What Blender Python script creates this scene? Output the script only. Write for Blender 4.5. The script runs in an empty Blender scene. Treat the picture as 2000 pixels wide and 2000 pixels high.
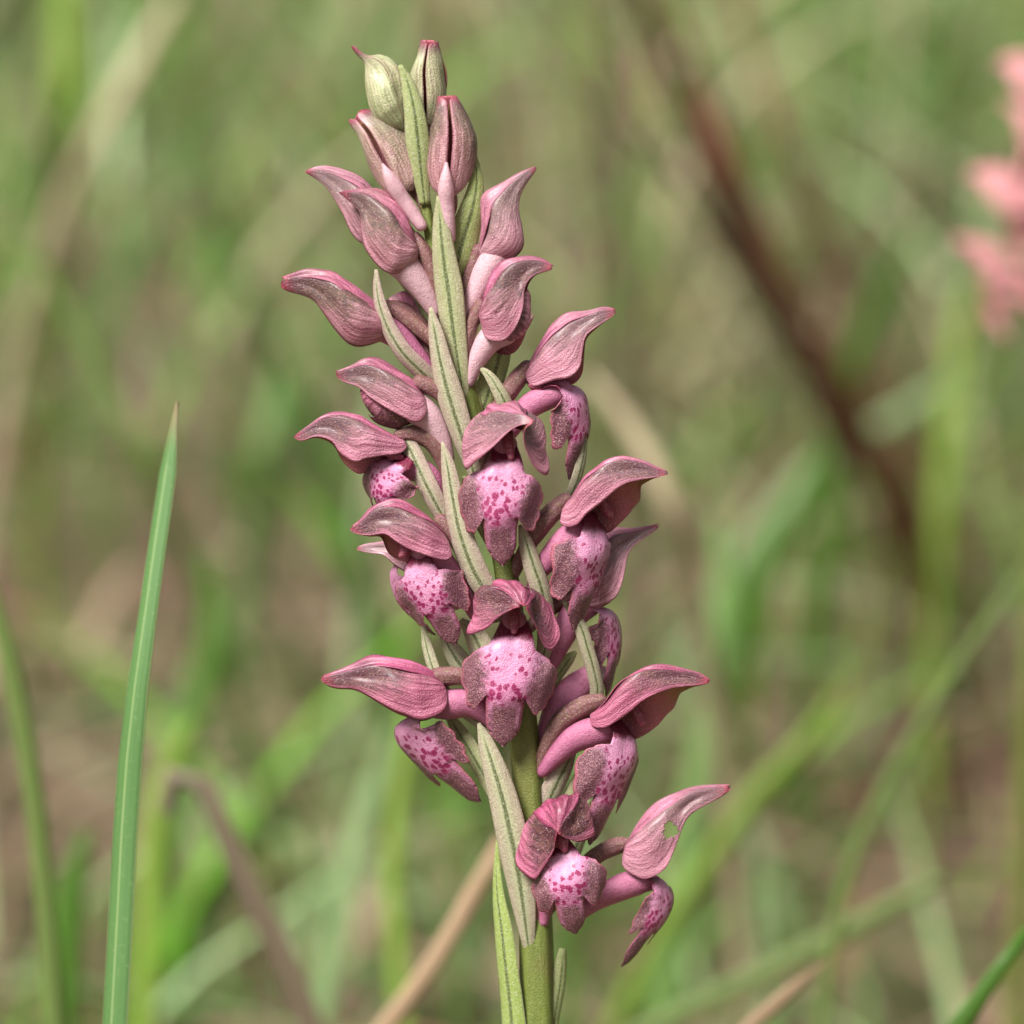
import bpy, math, random
import numpy as np
from mathutils import Vector

# ------------------------------------------------------------------ camera, sky, sun, exposure
FR, D0, H0, PITCH = 0.075, 0.28, 0.20, math.radians(15)     # frame width at the orchid, distance, height of the frame centre, downward pitch
S0 = FR / 2000.0
sc = bpy.context.scene
Fv = np.array([0, math.cos(PITCH), -math.sin(PITCH)])
Rv = np.array([1.0, 0, 0])
Uv = np.array([0, math.sin(PITCH), math.cos(PITCH)])
CAM = np.array([0, 0, H0]) - Fv * D0
cam = bpy.data.cameras.new('camera')
cam.sensor_width = 36
cam.lens = 36 * D0 / FR
cam.clip_start = 0.01
cam.clip_end = 1000
cam.dof.use_dof = True
cam.dof.focus_distance = D0 - 0.0012
cam.dof.aperture_fstop = cam.lens / 5.5
co = bpy.data.objects.new('camera', cam)
sc.collection.objects.link(co)
co.location = CAM
co.rotation_euler = (math.pi / 2 - PITCH, 0, 0)
sc.camera = co

SUN_EL, SUN_AZ = math.radians(52), math.radians(-38)         # azimuth from -Y (behind the camera) towards -X
wd = bpy.data.worlds.new('World')
sc.world = wd
wd.use_nodes = True
wn, wl = wd.node_tree.nodes, wd.node_tree.links
sky = wn.new('ShaderNodeTexSky')
sky.sky_type = 'NISHITA'
sky.sun_disc = False
sky.sun_elevation = SUN_EL
sky.sun_rotation = math.radians(180 + 38)
sky.air_density = 1.2
sky.dust_density = 3.0
hs = wn.new('ShaderNodeHueSaturation')                       # bright overcast: the blue is mostly veiled
hs.inputs['Saturation'].default_value = 0.12
wl.new(sky.outputs[0], hs.inputs['Color'])
wl.new(hs.outputs[0], wn['Background'].inputs['Color'])
wn['Background'].inputs['Strength'].default_value = 0.05
sl = bpy.data.lights.new('sun', 'SUN')
sl.energy = 4.8
sl.angle = math.radians(22)
sl.color = (1.0, 0.965, 0.92)
so = bpy.data.objects.new('sun', sl)
sc.collection.objects.link(so)
sd = Vector((math.sin(SUN_AZ) * math.cos(SUN_EL), -math.cos(SUN_AZ) * math.cos(SUN_EL), math.sin(SUN_EL)))
so.rotation_euler = sd.to_track_quat('Z', 'Y').to_euler()
so.location = (0, 0, 3)
sc.view_settings.view_transform = 'Standard'
sc.view_settings.look = 'None'
sc.view_settings.gamma = 1
sc.view_settings.exposure = 0.72
sc.cycles.max_bounces = 7
sc.cycles.diffuse_bounces = 4
sc.cycles.glossy_bounces = 2
sc.cycles.transmission_bounces = 5
sc.cycles.use_denoising = True
sc.cycles.caustics_reflective = False
sc.cycles.caustics_refractive = False

# ------------------------------------------------------------------ helpers
rng = np.random.default_rng(7)
random.seed(7)
SLOPE = 0.15


def lin(r, g, b):
    f = lambda c: (c / 255 / 12.92) if c / 255 <= 0.04045 else ((c / 255 + 0.055) / 1.055) ** 2.4
    return (f(r), f(g), f(b), 1.0)


def to_world(p):
    """photo position (x right, y down, in 1/2000 of the frame) and depth towards the camera in the same unit -> world metres"""
    p = np.asarray(p, float)
    z = p[..., 2] + SLOPE * (1000 - p[..., 1])
    d = D0 - z * S0
    k = S0 * d / D0
    return CAM + d[..., None] * Fv + ((p[..., 0] - 1000) * k)[..., None] * Rv + ((1000 - p[..., 1]) * k)[..., None] * Uv


def ray(px, py, d):
    """photo position at distance d metres along the view axis"""
    k = S0 * d / D0
    return CAM + Fv * d + Rv * ((px - 1000) * k) + Uv * ((1000 - py) * k)


def curve(pts, n):
    """Catmull-Rom through the points, n samples evenly spaced along it"""
    P = np.asarray(pts, float)
    if len(P) == 2:
        t = np.linspace(0, 1, n)[:, None]
        return P[0] * (1 - t) + P[1] * t
    Q = np.vstack([2 * P[0] - P[1], P, 2 * P[-1] - P[-2]])
    out = []
    for i in range(1, len(Q) - 2):
        t = np.linspace(0, 1, 14, endpoint=False)[:, None]
        a, b, c, d = Q[i - 1], Q[i], Q[i + 1], Q[i + 2]
        out.append(0.5 * (2 * b + (c - a) * t + (2 * a - 5 * b + 4 * c - d) * t * t + (3 * b - a - 3 * c + d) * t ** 3))
    out.append(P[-1][None])
    C = np.vstack(out)
    L = np.concatenate([[0], np.cumsum(np.linalg.norm(np.diff(C[:, :3], axis=0), axis=1))])
    s = np.linspace(0, L[-1], n)
    return np.stack([np.interp(s, L, C[:, k]) for k in range(C.shape[1])], 1)


def unit(v):
    v = np.asarray(v, float)
    return v / np.maximum(np.linalg.norm(v, axis=-1, keepdims=True), 1e-12)


def noise1(x, seed):
    r = np.random.default_rng(seed)
    o = np.zeros_like(x)
    for f in (1, 2.3, 4.7):
        o = o + np.sin(x * f * 6.28 + r.uniform(0, 6.28)) / f
    return o


def mesh_obj(name, V, Fc, mats, UV=None, parent=None, origin=None, solid=None, color=None, inner=None, smooth=True):
    V = np.asarray(V, float)
    if origin is not None:
        V = V - origin
    me = bpy.data.meshes.new(name)
    me.from_pydata(V.tolist(), [], [list(map(int, f)) for f in Fc])
    if UV is not None:
        uvl = me.uv_layers.new(name='UVMap')
        idx = np.empty(len(me.loops), int)
        me.loops.foreach_get('vertex_index', idx)
        uvl.data.foreach_set('uv', np.asarray(UV, float)[idx].ravel())
    if smooth:
        me.polygons.foreach_set('use_smooth', [True] * len(me.polygons))
    for m in (mats if isinstance(mats, (list, tuple)) else [mats]):
        me.materials.append(m)
    me.update()
    o = bpy.data.objects.new(name, me)
    sc.collection.objects.link(o)
    if parent is not None:
        o.parent = parent
    if solid:
        s = o.modifiers.new('thickness', 'SOLIDIFY')
        s.thickness = solid
        s.offset = -1
        s.use_even_offset = False
        if inner is not None:
            s.material_offset = inner
            s.material_offset_rim = 0
    if color is not None:
        o.color = color
    return o


def grid_faces(nu, nv, off=0, flip=False):
    i, j = np.meshgrid(np.arange(nu - 1), np.arange(nv - 1), indexing='ij')
    a = (i * nv + j).ravel() + off
    f = np.stack([a, a + 1, a + nv + 1, a + nv], 1)
    return f[:, ::-1] if flip else f


def tag(o, label, cat, group=None, kind=None):
    o['label'] = label
    o['category'] = cat
    if group:
        o['group'] = group
    if kind:
        o['kind'] = kind
    return o


# ------------------------------------------------------------------ materials
class NT:
    def __init__(self, name):
        self.m = bpy.data.materials.new(name)
        self.m.use_nodes = True
        self.t = self.m.node_tree
        self.t.nodes.clear()
        self.out = self.t.nodes.new('ShaderNodeOutputMaterial')

    def n(self, typ, ins=None, **kw):
        nd = self.t.nodes.new(typ)
        for k, v in kw.items():
            setattr(nd, k, v)
        for k, v in (ins or {}).items():
            self.set(nd.inputs[k], v)
        return nd

    def set(self, sock, v):
        if isinstance(v, bpy.types.NodeSocket):
            self.t.links.new(v, sock)
        elif isinstance(v, bpy.types.Node):
            self.t.links.new(v.outputs[0], sock)
        else:
            sock.default_value = v

    def math(self, op, a, b=0.0, c=0.0, clamp=False):
        nd = self.n('ShaderNodeMath', operation=op, use_clamp=clamp)
        for i, v in enumerate((a, b, c)):
            self.set(nd.inputs[i], v)
        return nd.outputs[0]

    def mix(self, f, a, b):
        nd = self.n('ShaderNodeMix', data_type='RGBA')
        self.set(nd.inputs[0], f)
        self.set(nd.inputs[6], a)
        self.set(nd.inputs[7], b)
        return nd.outputs[2]

    def step(self, x, lo, hi, a=0.0, b=1.0):
        nd = self.n('ShaderNodeMapRange', interpolation_type='SMOOTHSTEP')
        for i, v in enumerate((x, lo, hi, a, b)):
            self.set(nd.inputs[i], v)
        return nd.outputs[0]

    def noise(self, vec, scale, detail=2.0, rough=0.5, dim='3D'):
        nd = self.n('ShaderNodeTexNoise', {'Scale': scale, 'Detail': detail, 'Roughness': rough})
        if vec is not None:
            self.set(nd.inputs['Vector'], vec)
        return nd.outputs['Fac']

    def vec(self, x, y, z=0.0):
        nd = self.n('ShaderNodeCombineXYZ')
        for i, v in enumerate((x, y, z)):
            self.set(nd.inputs[i], v)
        return nd.outputs[0]

    def bump(self, h, dist, strength=1.0):
        return self.n('ShaderNodeBump', {'Height': h, 'Distance': dist, 'Strength': strength}).outputs[0]

    def leafy(self, col, rough=0.5, spec=0.35, trans=0.25, nrm=None, tcol=None, sheen=0.0, coat=0.0):
        """Principled surface with light coming through from behind"""
        p = self.n('ShaderNodeBsdfPrincipled', {'Base Color': col, 'Roughness': rough, 'Specular IOR Level': spec})
        if sheen:
            self.set(p.inputs['Sheen Weight'], sheen)
            self.set(p.inputs['Sheen Roughness'], 0.4)
        if coat:
            self.set(p.inputs['Coat Weight'], coat)
            self.set(p.inputs['Coat Roughness'], 0.28)
        tr = self.n('ShaderNodeBsdfTranslucent', {'Color': tcol if tcol is not None else col})
        if nrm is not None:
            self.set(p.inputs['Normal'], nrm)
        mx = self.n('ShaderNodeMixShader', {0: trans, 1: p, 2: tr})
        self.set(self.out.inputs[0], mx)
        return self.m


def uvxy(t):
    uv = t.n('ShaderNodeUVMap')
    s = t.n('ShaderNodeSeparateXYZ', {0: uv.outputs[0]})
    return s.outputs[0], s.outputs[1]


def objcol(t):
    oi = t.n('ShaderNodeObjectInfo')
    s = t.n('ShaderNodeSeparateColor', {0: oi.outputs['Color']})
    return s.outputs[0], s.outputs[1], s.outputs[2], oi.outputs['Random']


def mat_sepal(name, dorsal=False):
    """object colour: R = how green, G = how brown and dark, B = how pale, 1 - alpha = how crimson"""
    t = NT(name)
    u, v = uvxy(t)
    green, brown, pale, rnd = objcol(t)
    deep = t.math('SUBTRACT', 1.0, t.n('ShaderNodeObjectInfo').outputs['Alpha'])
    oc = t.n('ShaderNodeTexCoord').outputs['Object']
    big = t.noise(oc, 700, 3, 0.6)
    mid = t.noise(oc, 2600, 3, 0.6)
    fine = t.noise(oc, 9000, 2, 0.6)
    st = t.noise(t.vec(t.math('MULTIPLY', u, 2.2), t.math('MULTIPLY', v, 16.0 if not dorsal else 10.0), t.math('MULTIPLY', rnd, 30.0)), 1.6, 4, 0.62)   # streaks along the sepal
    light = lin(232, 166, 186) if not dorsal else lin(216, 118, 158)
    dark = lin(166, 74, 106) if not dorsal else lin(154, 52, 98)
    pink = t.mix(t.step(st, 0.32, 0.66), light, dark)
    pink = t.mix(deep, pink, t.mix(t.step(st, 0.32, 0.66), lin(210, 100, 142), lin(136, 32, 78)))
    brn = t.mix(t.step(mid, 0.3, 0.7), lin(118, 76, 70), lin(68, 32, 44))
    # brownish green pigment plus painted shade below the ridge darken the outer half towards the beak, the rear lobe stays pale pink
    k = t.math('ADD', t.math('MULTIPLY', t.math('SUBTRACT', st, 0.5), 1.1), t.math('MULTIPLY', t.math('SUBTRACT', big, 0.5), 0.9))
    reach = t.math('ADD', t.math('ADD', u, t.math('MULTIPLY', t.math('SUBTRACT', 0.42, v), 0.62)), t.math('MULTIPLY', k, 0.5))
    bf = t.math('MULTIPLY', t.step(reach, 0.10, 0.62), t.math('MULTIPLY_ADD', brown, 0.45, 0.88), clamp=True)
    if dorsal:
        bf = t.math('MULTIPLY', bf, 0.4)
    else:
        bf = t.math('MULTIPLY', bf, t.step(v, 1.02, 0.75, 0.35, 1.0))
    brn = t.mix(t.step(reach, 0.55, 0.95), brn, lin(84, 34, 50))
    col = t.mix(bf, pink, brn)
    grn = t.mix(t.step(st, 0.3, 0.7), lin(214, 216, 170), lin(140, 156, 92))
    gm = t.math('MULTIPLY', green, t.math('MULTIPLY', t.step(u, 0.98, 0.72), t.math('MULTIPLY_ADD', big, 0.9, 0.5)), clamp=True)
    col = t.mix(gm, col, grn)
    col = t.mix(t.math('MULTIPLY', pale, 0.6), col, lin(238, 206, 210))
    # fine dark veins run to the tip
    wv = t.math('ADD', t.math('MULTIPLY', v, 26.0), t.math('ADD', t.math('MULTIPLY', big, 7.0), t.math('MULTIPLY', mid, 2.5)))
    vein = t.math('MULTIPLY', t.step(t.math('SINE', wv), 0.80, 1.0), t.step(big, 0.36, 0.56))
    col = t.mix(t.math('MULTIPLY', vein, 0.5 if dorsal else 0.34), col, lin(112, 34, 76))
    edge = t.step(v, 0.955, 0.99) if not dorsal else t.math('MAXIMUM', t.step(v, 0.95, 0.99), t.step(v, 0.05, 0.01))
    col = t.mix(t.math('MULTIPLY', edge, 0.4), col, lin(160, 58, 100))
    tipm = t.math('MULTIPLY', t.step(u, 0.86, 1.0), t.step(mid, 0.25, 0.6))
    col = t.mix(t.math('MULTIPLY', tipm, 0.8), col, lin(176, 56, 82))
    # papillae: their tiny pale glints painted into the colour, most on the brown part
    col = t.mix(t.math('MULTIPLY', t.step(fine, 0.58, 0.72), t.math('MULTIPLY_ADD', bf, 0.40, 0.16)), col, lin(240, 200, 204))
    h = t.math('ADD', t.math('MULTIPLY', fine, 0.7), t.math('ADD', t.math('MULTIPLY', st, 0.12), t.math('ADD', t.math('MULTIPLY', mid, 0.15), t.math('MULTIPLY', vein, -0.12))))
    return t.leafy(col, 0.38, 0.5, 0.24, t.bump(h, 0.00018, 0.9), coat=0.35)


def mat_inner():
    t = NT('sepal_inside')
    u, v = uvxy(t)
    oc = t.n('ShaderNodeTexCoord').outputs['Object']
    mid = t.noise(oc, 2200, 3, 0.6)
    fine = t.noise(oc, 8000, 2, 0.6)
    col = t.mix(t.step(t.math('ADD', u, t.math('MULTIPLY', mid, 0.3)), 0.55, 1.0), lin(206, 118, 132), lin(176, 138, 84))
    col = t.mix(t.step(u, 0.86, 0.95), col, lin(190, 96, 112))
    col = t.mix(t.step(u, 0.50, 0.16), col, lin(96, 8, 44))
    col = t.mix(t.math('MULTIPLY', t.step(fine, 0.5, 0.7), 0.35), col, lin(236, 178, 170))
    return t.leafy(col, 0.45, 0.4, 0.22, t.bump(fine, 0.0001, 0.7))


def mat_lip():
    t = NT('lip_skin')
    a, s = uvxy(t)                       # a: 0..1 across (0.5 = midline), s: 0 throat .. 1 tip
    oi = t.n('ShaderNodeObjectInfo').outputs['Random']
    oc = t.n('ShaderNodeTexCoord').outputs['Object']
    fine = t.noise(oc, 8500, 2, 0.7)
    mid = t.noise(oc, 2400, 3, 0.6)
    ca = t.math('ABSOLUTE', t.math('SUBTRACT', a, 0.5))
    col = t.mix(mid, lin(234, 176, 206), lin(204, 116, 166))
    col = t.mix(t.math('MULTIPLY', t.step(s, 0.36, 0.6), 0.35), col, lin(206, 100, 152))
    # side lobes and the middle lobe are brownish olive, rimmed with pink
    wa = t.math('ADD', ca, t.math('ADD', t.math('MULTIPLY', t.math('SUBTRACT', mid, 0.5), 0.22), t.math('MULTIPLY', t.math('SUBTRACT', s, 0.42), 0.30)))
    lob = t.math('MULTIPLY', t.step(wa, 0.15, 0.30), t.step(s, 0.2, 0.34))
    mlo = t.math('MULTIPLY', t.step(t.math('ADD', s, t.math('MULTIPLY', mid, 0.12)), 0.68, 0.80), t.step(ca, 0.16, 0.08))
    bm = t.math('MAXIMUM', lob, mlo)
    brn = t.mix(mid, lin(118, 66, 74), lin(56, 26, 38))
    brn = t.mix(t.math('MULTIPLY', t.step(fine, 0.46, 0.66), 0.6), brn, lin(176, 132, 122))
    brn = t.mix(t.math('MULTIPLY', t.step(fine, 0.46, 0.36), 0.4), brn, lin(70, 40, 42))
    col = t.mix(t.math('MULTIPLY', bm, 0.9), col, brn)
    rm = t.n('ShaderNodeAttribute', attribute_name='rim').outputs['Fac']
    rmn = t.math('ADD', rm, t.math('MULTIPLY', t.math('SUBTRACT', mid, 0.5), 0.25))
    col = t.mix(t.math('MULTIPLY', t.step(rmn, 0.84, 0.98), 0.8), col, lin(190, 104, 122))
    # crimson blotches in the pale middle, larger towards the tip, none on the white saddle by the throat
    off = t.math('MULTIPLY', oi, 37.0)
    pv = t.vec(t.math('ADD', t.math('MULTIPLY', a, 13.0), off), t.math('MULTIPLY', s, 13.0), t.math('MULTIPLY', oi, 9.0))
    dist = t.noise(pv, 1.3, 2, 0.5)
    pv2 = t.n('ShaderNodeVectorMath', {0: pv, 1: t.vec(t.math('MULTIPLY', dist, 0.9), t.math('MULTIPLY', mid, 0.6), 0.0)}, operation='ADD').outputs[0]
    vor = t.n('ShaderNodeTexVoronoi', {'Vector': pv2, 'Scale': 1.25, 'Randomness': 0.95}).outputs['Distance']
    size = t.math('MULTIPLY_ADD', t.step(s, 0.25, 0.66), 0.14, 0.31)
    spot = t.step(t.math('SUBTRACT', vor, size), 0.11, -0.06)
    msk = t.math('MULTIPLY', t.step(s, 0.24, 0.33), t.step(s, 0.72, 0.66))
    edgew = t.math('MAXIMUM', msk, t.math('MULTIPLY', t.step(ca, 0.16, 0.22), t.step(s, 0.12, 0.2)))
    msk = t.math('MULTIPLY', t.math('MULTIPLY', edgew, t.step(s, 0.72, 0.66)), t.step(wa, 0.27, 0.21))
    spot = t.math('MULTIPLY', spot, msk)
    col = t.mix(t.math('MULTIPLY', spot, 0.95), col, lin(152, 20, 88))
    col = t.mix(t.step(t.math('ADD', s, t.math('MULTIPLY', mid, 0.10)), 0.25, 0.19), col, lin(118, 8, 54))
    col = t.mix(t.math('MULTIPLY', t.step(fine, 0.6, 0.75), 0.35), col, lin(246, 214, 226))
    return t.leafy(col, 0.35, 0.55, 0.18, t.bump(t.math('ADD', fine, t.math('MULTIPLY', mid, 0.6)), 0.00012, 0.9), coat=0.3)


def mat_tube(name, c1, c2, c3, scale=2600, trans=0.2, fine_amt=0.4):
    t = NT(name)
    u, v = uvxy(t)
    oc = t.n('ShaderNodeTexCoord').outputs['Object']
    big = t.noise(oc, 700, 2, 0.5)
    mid = t.noise(oc, scale, 3, 0.6)
    fine = t.noise(oc, 10000, 2, 0.6)
    col = t.mix(t.math('ADD', t.math('MULTIPLY', big, 0.5), t.math('MULTIPLY', u, 0.5)), c1, c2)
    col = t.mix(t.math('MULTIPLY', t.step(mid, 0.48, 0.7), 0.5), col, c3)
    col = t.mix(t.math('MULTIPLY', t.step(fine, 0.52, 0.72), fine_amt), col, lin(236, 214, 214))
    return t.leafy(col, 0.36, 0.5, trans, t.bump(t.math('ADD', fine, t.math('MULTIPLY', mid, 0.6)), 0.0001, 0.9))


def mat_bract():
    """object colour: R = how green, G = how mauve"""
    t = NT('bract_skin')
    u, v = uvxy(t)
    green, mauve, pale, rnd = objcol(t)
    oc = t.n('ShaderNodeTexCoord').outputs['Object']
    mid = t.noise(oc, 2600, 3, 0.6)
    fine = t.noise(oc, 8500, 3, 0.7)
    ca = t.math('ABSOLUTE', t.math('SUBTRACT', v, 0.5))
    base = t.mix(mid, lin(216, 216, 184), lin(176, 182, 138))
    base = t.mix(green, base, t.mix(mid, lin(184, 200, 112), lin(138, 166, 68)))
    col = t.mix(t.math('MULTIPLY', mauve, t.step(ca, 0.06, 0.3, 0.3, 1.0)), base, t.mix(mid, lin(216, 184, 178), lin(174, 136, 136)))
    rib = t.step(t.math('ADD', ca, t.math('MULTIPLY', t.math('SUBTRACT', mid, 0.5), 0.05)), 0.085, 0.03)
    rib = t.math('MULTIPLY', rib, t.step(u, 0.02, 0.15))
    col = t.mix(t.math('MULTIPLY', rib, 0.85), col, lin(74, 92, 28))
    wv = t.step(t.math('SINE', t.math('ADD', t.math('MULTIPLY', v, 60.0), t.math('MULTIPLY', mid, 2.5))), 0.5, 1.0)
    col = t.mix(t.math('MULTIPLY', wv, 0.07), col, lin(98, 100, 52))
    edge = t.step(ca, 0.455, 0.48)
    col = t.mix(t.math('MULTIPLY', edge, 0.6), col, lin(226, 214, 186))
    col = t.mix(t.math('MULTIPLY', t.step(fine, 0.50, 0.66), 0.5), col, lin(232, 222, 206))
    col = t.mix(t.math('MULTIPLY', t.step(fine, 0.46, 0.34), 0.35), col, lin(104, 92, 60))
    h = t.math('ADD', fine, t.math('MULTIPLY', wv, -0.1))
    return t.leafy(col, 0.38, 0.5, 0.28, t.bump(h, 0.00013, 0.8))


def mat_stem():
    t = NT('stem_skin')
    oc = t.n('ShaderNodeTexCoord').outputs['Object']
    st = t.n('ShaderNodeMapping', {'Vector': oc, 'Scale': (1.0, 1.0, 0.12)}).outputs[0]
    rib = t.noise(st, 2600, 2, 0.5)
    fine = t.noise(oc, 9000, 2, 0.7)
    big = t.noise(oc, 160, 2, 0.5)
    col = t.mix(rib, lin(122, 134, 62), lin(84, 96, 40))
    col = t.mix(t.math('MULTIPLY', t.step(big, 0.45, 0.7), 0.4), col, lin(112, 88, 62))
    col = t.mix(t.math('MULTIPLY', t.step(fine, 0.54, 0.72), 0.28), col, lin(190, 196, 132))
    return t.leafy(col, 0.45, 0.4, 0.06, t.bump(t.math('ADD', fine, rib), 0.0001, 0.8))


def mat_blade(name, c1, c2, edge, rough=0.42, trans=0.3, wither=0.0):
    """a single grass blade or dry stalk: streaks along it, paler margin and fold"""
    t = NT(name)
    u, v = uvxy(t)
    oi = t.n('ShaderNodeObjectInfo').outputs['Random']
    pv = t.vec(t.math('MULTIPLY', v, 14.0), t.math('MULTIPLY', u, 3.0), t.math('MULTIPLY', oi, 20.0))
    st = t.noise(pv, 1.6, 3, 0.6)
    oc = t.n('ShaderNodeTexCoord').outputs['Object']
    fine = t.noise(oc, 3000, 3, 0.6)
    big = t.noise(oc, 60, 2, 0.5)
    col = t.mix(t.math('ADD', t.math('MULTIPLY', st, 0.6), t.math('MULTIPLY', big, 0.4)), c1, c2)
    ca = t.math('ABSOLUTE', t.math('SUBTRACT', v, 0.5))
    col = t.mix(t.math('MULTIPLY', t.step(ca, 0.44, 0.48), 0.8), col, edge)
    col = t.mix(t.math('MULTIPLY', t.step(fine, 0.55, 0.75), 0.2), col, edge)
    col = t.mix(t.math('MULTIPLY', t.step(ca, 0.05, 0.012), 0.55), col, edge)
    tip = t.math('MULTIPLY', t.step(u, 0.02, 0.0), wither)
    col = t.mix(tip, col, lin(190, 150, 128))
    return t.leafy(col, rough, 0.4, trans, t.bump(t.math('ADD', st, t.math('MULTIPLY', fine, 0.3)), 0.0001, 0.6))


def mat_attr(name, trans=0.35, rough=0.5):
    t = NT(name)
    at = t.n('ShaderNodeAttribute', attribute_name='tint')
    oc = t.n('ShaderNodeTexCoord').outputs['Object']
    nz = t.noise(oc, 120, 3, 0.6)
    col = t.mix(t.math('MULTIPLY', t.step(nz, 0.4, 0.75), 0.35), at.outputs['Color'], lin(140, 138, 92))
    return t.leafy(col, rough, 0.35, trans)


def mat_ground():
    t = NT('soil_and_litter')
    oc = t.n('ShaderNodeTexCoord').outputs['Object']
    a = t.noise(oc, 6, 5, 0.6)
    b = t.noise(oc, 55, 5, 0.65)
    c = t.noise(oc, 300, 3, 0.7)
    col = t.mix(t.step(b, 0.35, 0.65), lin(76, 60, 46), lin(128, 104, 82))
    col = t.mix(t.math('MULTIPLY', t.step(a, 0.42, 0.6), 0.75), col, t.mix(c, lin(98, 116, 54), lin(70, 86, 36)))
    col = t.mix(t.math('MULTIPLY', t.step(c, 0.56, 0.7), 0.5), col, lin(182, 160, 130))
    p = t.n('ShaderNodeBsdfPrincipled', {'Base Color': col, 'Roughness': 0.85, 'Normal': t.bump(t.math('ADD', b, c), 0.01, 0.8)})
    t.set(t.out.inputs[0], p)
    return t.m


M_SEP, M_DOR, M_IN, M_LIP = mat_sepal('sepal_skin'), mat_sepal('hood_skin', True), mat_inner(), mat_lip()
M_SPUR = mat_tube('spur_skin', lin(216, 142, 172), lin(192, 96, 142), lin(176, 90, 130), fine_amt=0.22, trans=0.3)
M_SPURP = mat_tube('pale_spur_skin', lin(238, 200, 206), lin(228, 178, 192), lin(214, 160, 178), fine_amt=0.3, trans=0.3)
M_OV = mat_tube('ovary_skin', lin(150, 106, 96), lin(118, 66, 78), lin(134, 116, 76))
M_COL = mat_tube('column_skin', lin(176, 84, 110), lin(150, 40, 80), lin(206, 140, 140))
M_BR, M_ST = mat_bract(), mat_stem()

# ------------------------------------------------------------------ orchid builders (photo units, y down, z towards the camera)
orchid = None
BASE = None
SOL = 1.7 * S0


def tube(name, pts, mat, parent, seg=16, n=26, ribs=0, twist=0.0, ribamp=0.08, color=None, round_end=True, round_start=False):
    C = curve(pts, n)
    P, r = C[:, :3].copy(), C[:, 3].copy()
    if round_end:                       # close the end with a dome
        d = unit(P[-1] - P[-2])
        e, re = P[-1].copy(), r[-1]
        k = np.array([0.35, 0.65, 0.86, 0.97, 1.0])
        P = np.vstack([P, e + d * re * k[:, None]])
        r = np.concatenate([r, re * np.sqrt(np.maximum(1 - k ** 2, 0.0004))])
    if round_start:
        d = unit(P[0] - P[1])
        e, re = P[0].copy(), r[0]
        k = np.array([1.0, 0.97, 0.86, 0.65, 0.35])
        P = np.vstack([e + d * re * k[:, None], P])
        r = np.concatenate([re * np.sqrt(np.maximum(1 - k ** 2, 0.0004)), r])
    T = unit(np.gradient(P, axis=0))
    A = np.zeros_like(P)
    a = np.cross(T[0], [0.1, 0.2, 1.0])
    for i in range(len(P)):
        a = unit(a - T[i] * np.dot(a, T[i]))
        A[i] = a
    B = np.cross(T, A)
    ph = np.linspace(0, 2 * np.pi, seg + 1)
    uu = np.linspace(0, 1, len(P))
    rr = r[:, None] * (1 + (ribamp * np.cos(ribs * (ph[None] + twist * uu[:, None])) if ribs else 0 * ph[None]))
    V = P[:, None] + rr[..., None] * (A[:, None] * np.cos(ph)[None, :, None] + B[:, None] * np.sin(ph)[None, :, None])
    UV = np.stack(np.broadcast_arrays(uu[:, None], (ph / 6.2832)[None]), -1).reshape(-1, 2)
    return mesh_obj(name, to_world(V.reshape(-1, 3)), grid_faces(len(P), seg + 1), mat, UV, parent, BASE, color=color)


def strap(name, pts, parent, mat=None, yaw=0.0, fold=0.35, color=(0, 0.5, 0, 1), n=36, nv=13, wave=0.04, seed=0):
    """a bract or leaf: spine (x, y, z, width), folded along its midrib"""
    C = curve(pts, n)
    P, w = C[:, :3], C[:, 3] * 0.5
    T = unit(np.gradient(P, axis=0))
    nr = np.array([math.sin(yaw), 0, math.cos(yaw)])
    L = unit(np.cross(T, nr))
    Nn = unit(np.cross(L, T))
    uu = np.linspace(0, 1, n)
    a = np.linspace(-1, 1, nv)
    wv = wave * noise1(uu * 1.3, seed)
    lat = np.sin(a[None] * 1.1) / math.sin(1.1)
    V = P[:, None] + (w[:, None] * lat)[..., None] * L[:, None] \
        + (-fold * w[:, None] * (np.abs(a[None]) ** 1.3) + 0.10 * w[:, None] * np.exp(-(a[None] / 0.16) ** 2) * -1.0 + wv[:, None] * w[:, None] * a[None])[..., None] * Nn[:, None]
    UV = np.stack(np.broadcast_arrays(uu[:, None], (a * 0.5 + 0.5)[None]), -1).reshape(-1, 2)
    return mesh_obj(name, to_world(V.reshape(-1, 3)), grid_faces(n, nv), mat or M_BR, UV, parent, BASE, solid=SOL * 1.3, color=color)


WP = np.array([[0, .30], [.12, .72], [.28, 1.0], [.45, .95], [.6, .72], [.75, .42], [.88, .22], [1, .12]])


def side(top, bot, z0, z1, w, far=(0, 0), bow=0.0):
    """ridge, near and far margins of a hood seen from the side: outlines from the rear to the beak"""
    n = 30
    Tp, Bt = curve(top, n), curve(bot, n)
    u = np.linspace(0, 1, n)
    zc = z0 + (z1 - z0) * u + bow * np.sin(np.pi * u)
    ww = w * np.interp(u, WP[:, 0], WP[:, 1])
    sh = np.interp(u, [0, .12, .4, .56, .72, .88, 1], [.5, .95, 1, .85, .3, .03, 0])
    D = np.column_stack([Tp + 0.25 * np.outer(sh, far), zc])
    N = np.column_stack([Bt, zc + ww])
    Fm = np.column_stack([Bt + np.outer(sh, far), zc - ww])
    return D, N, Fm


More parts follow.
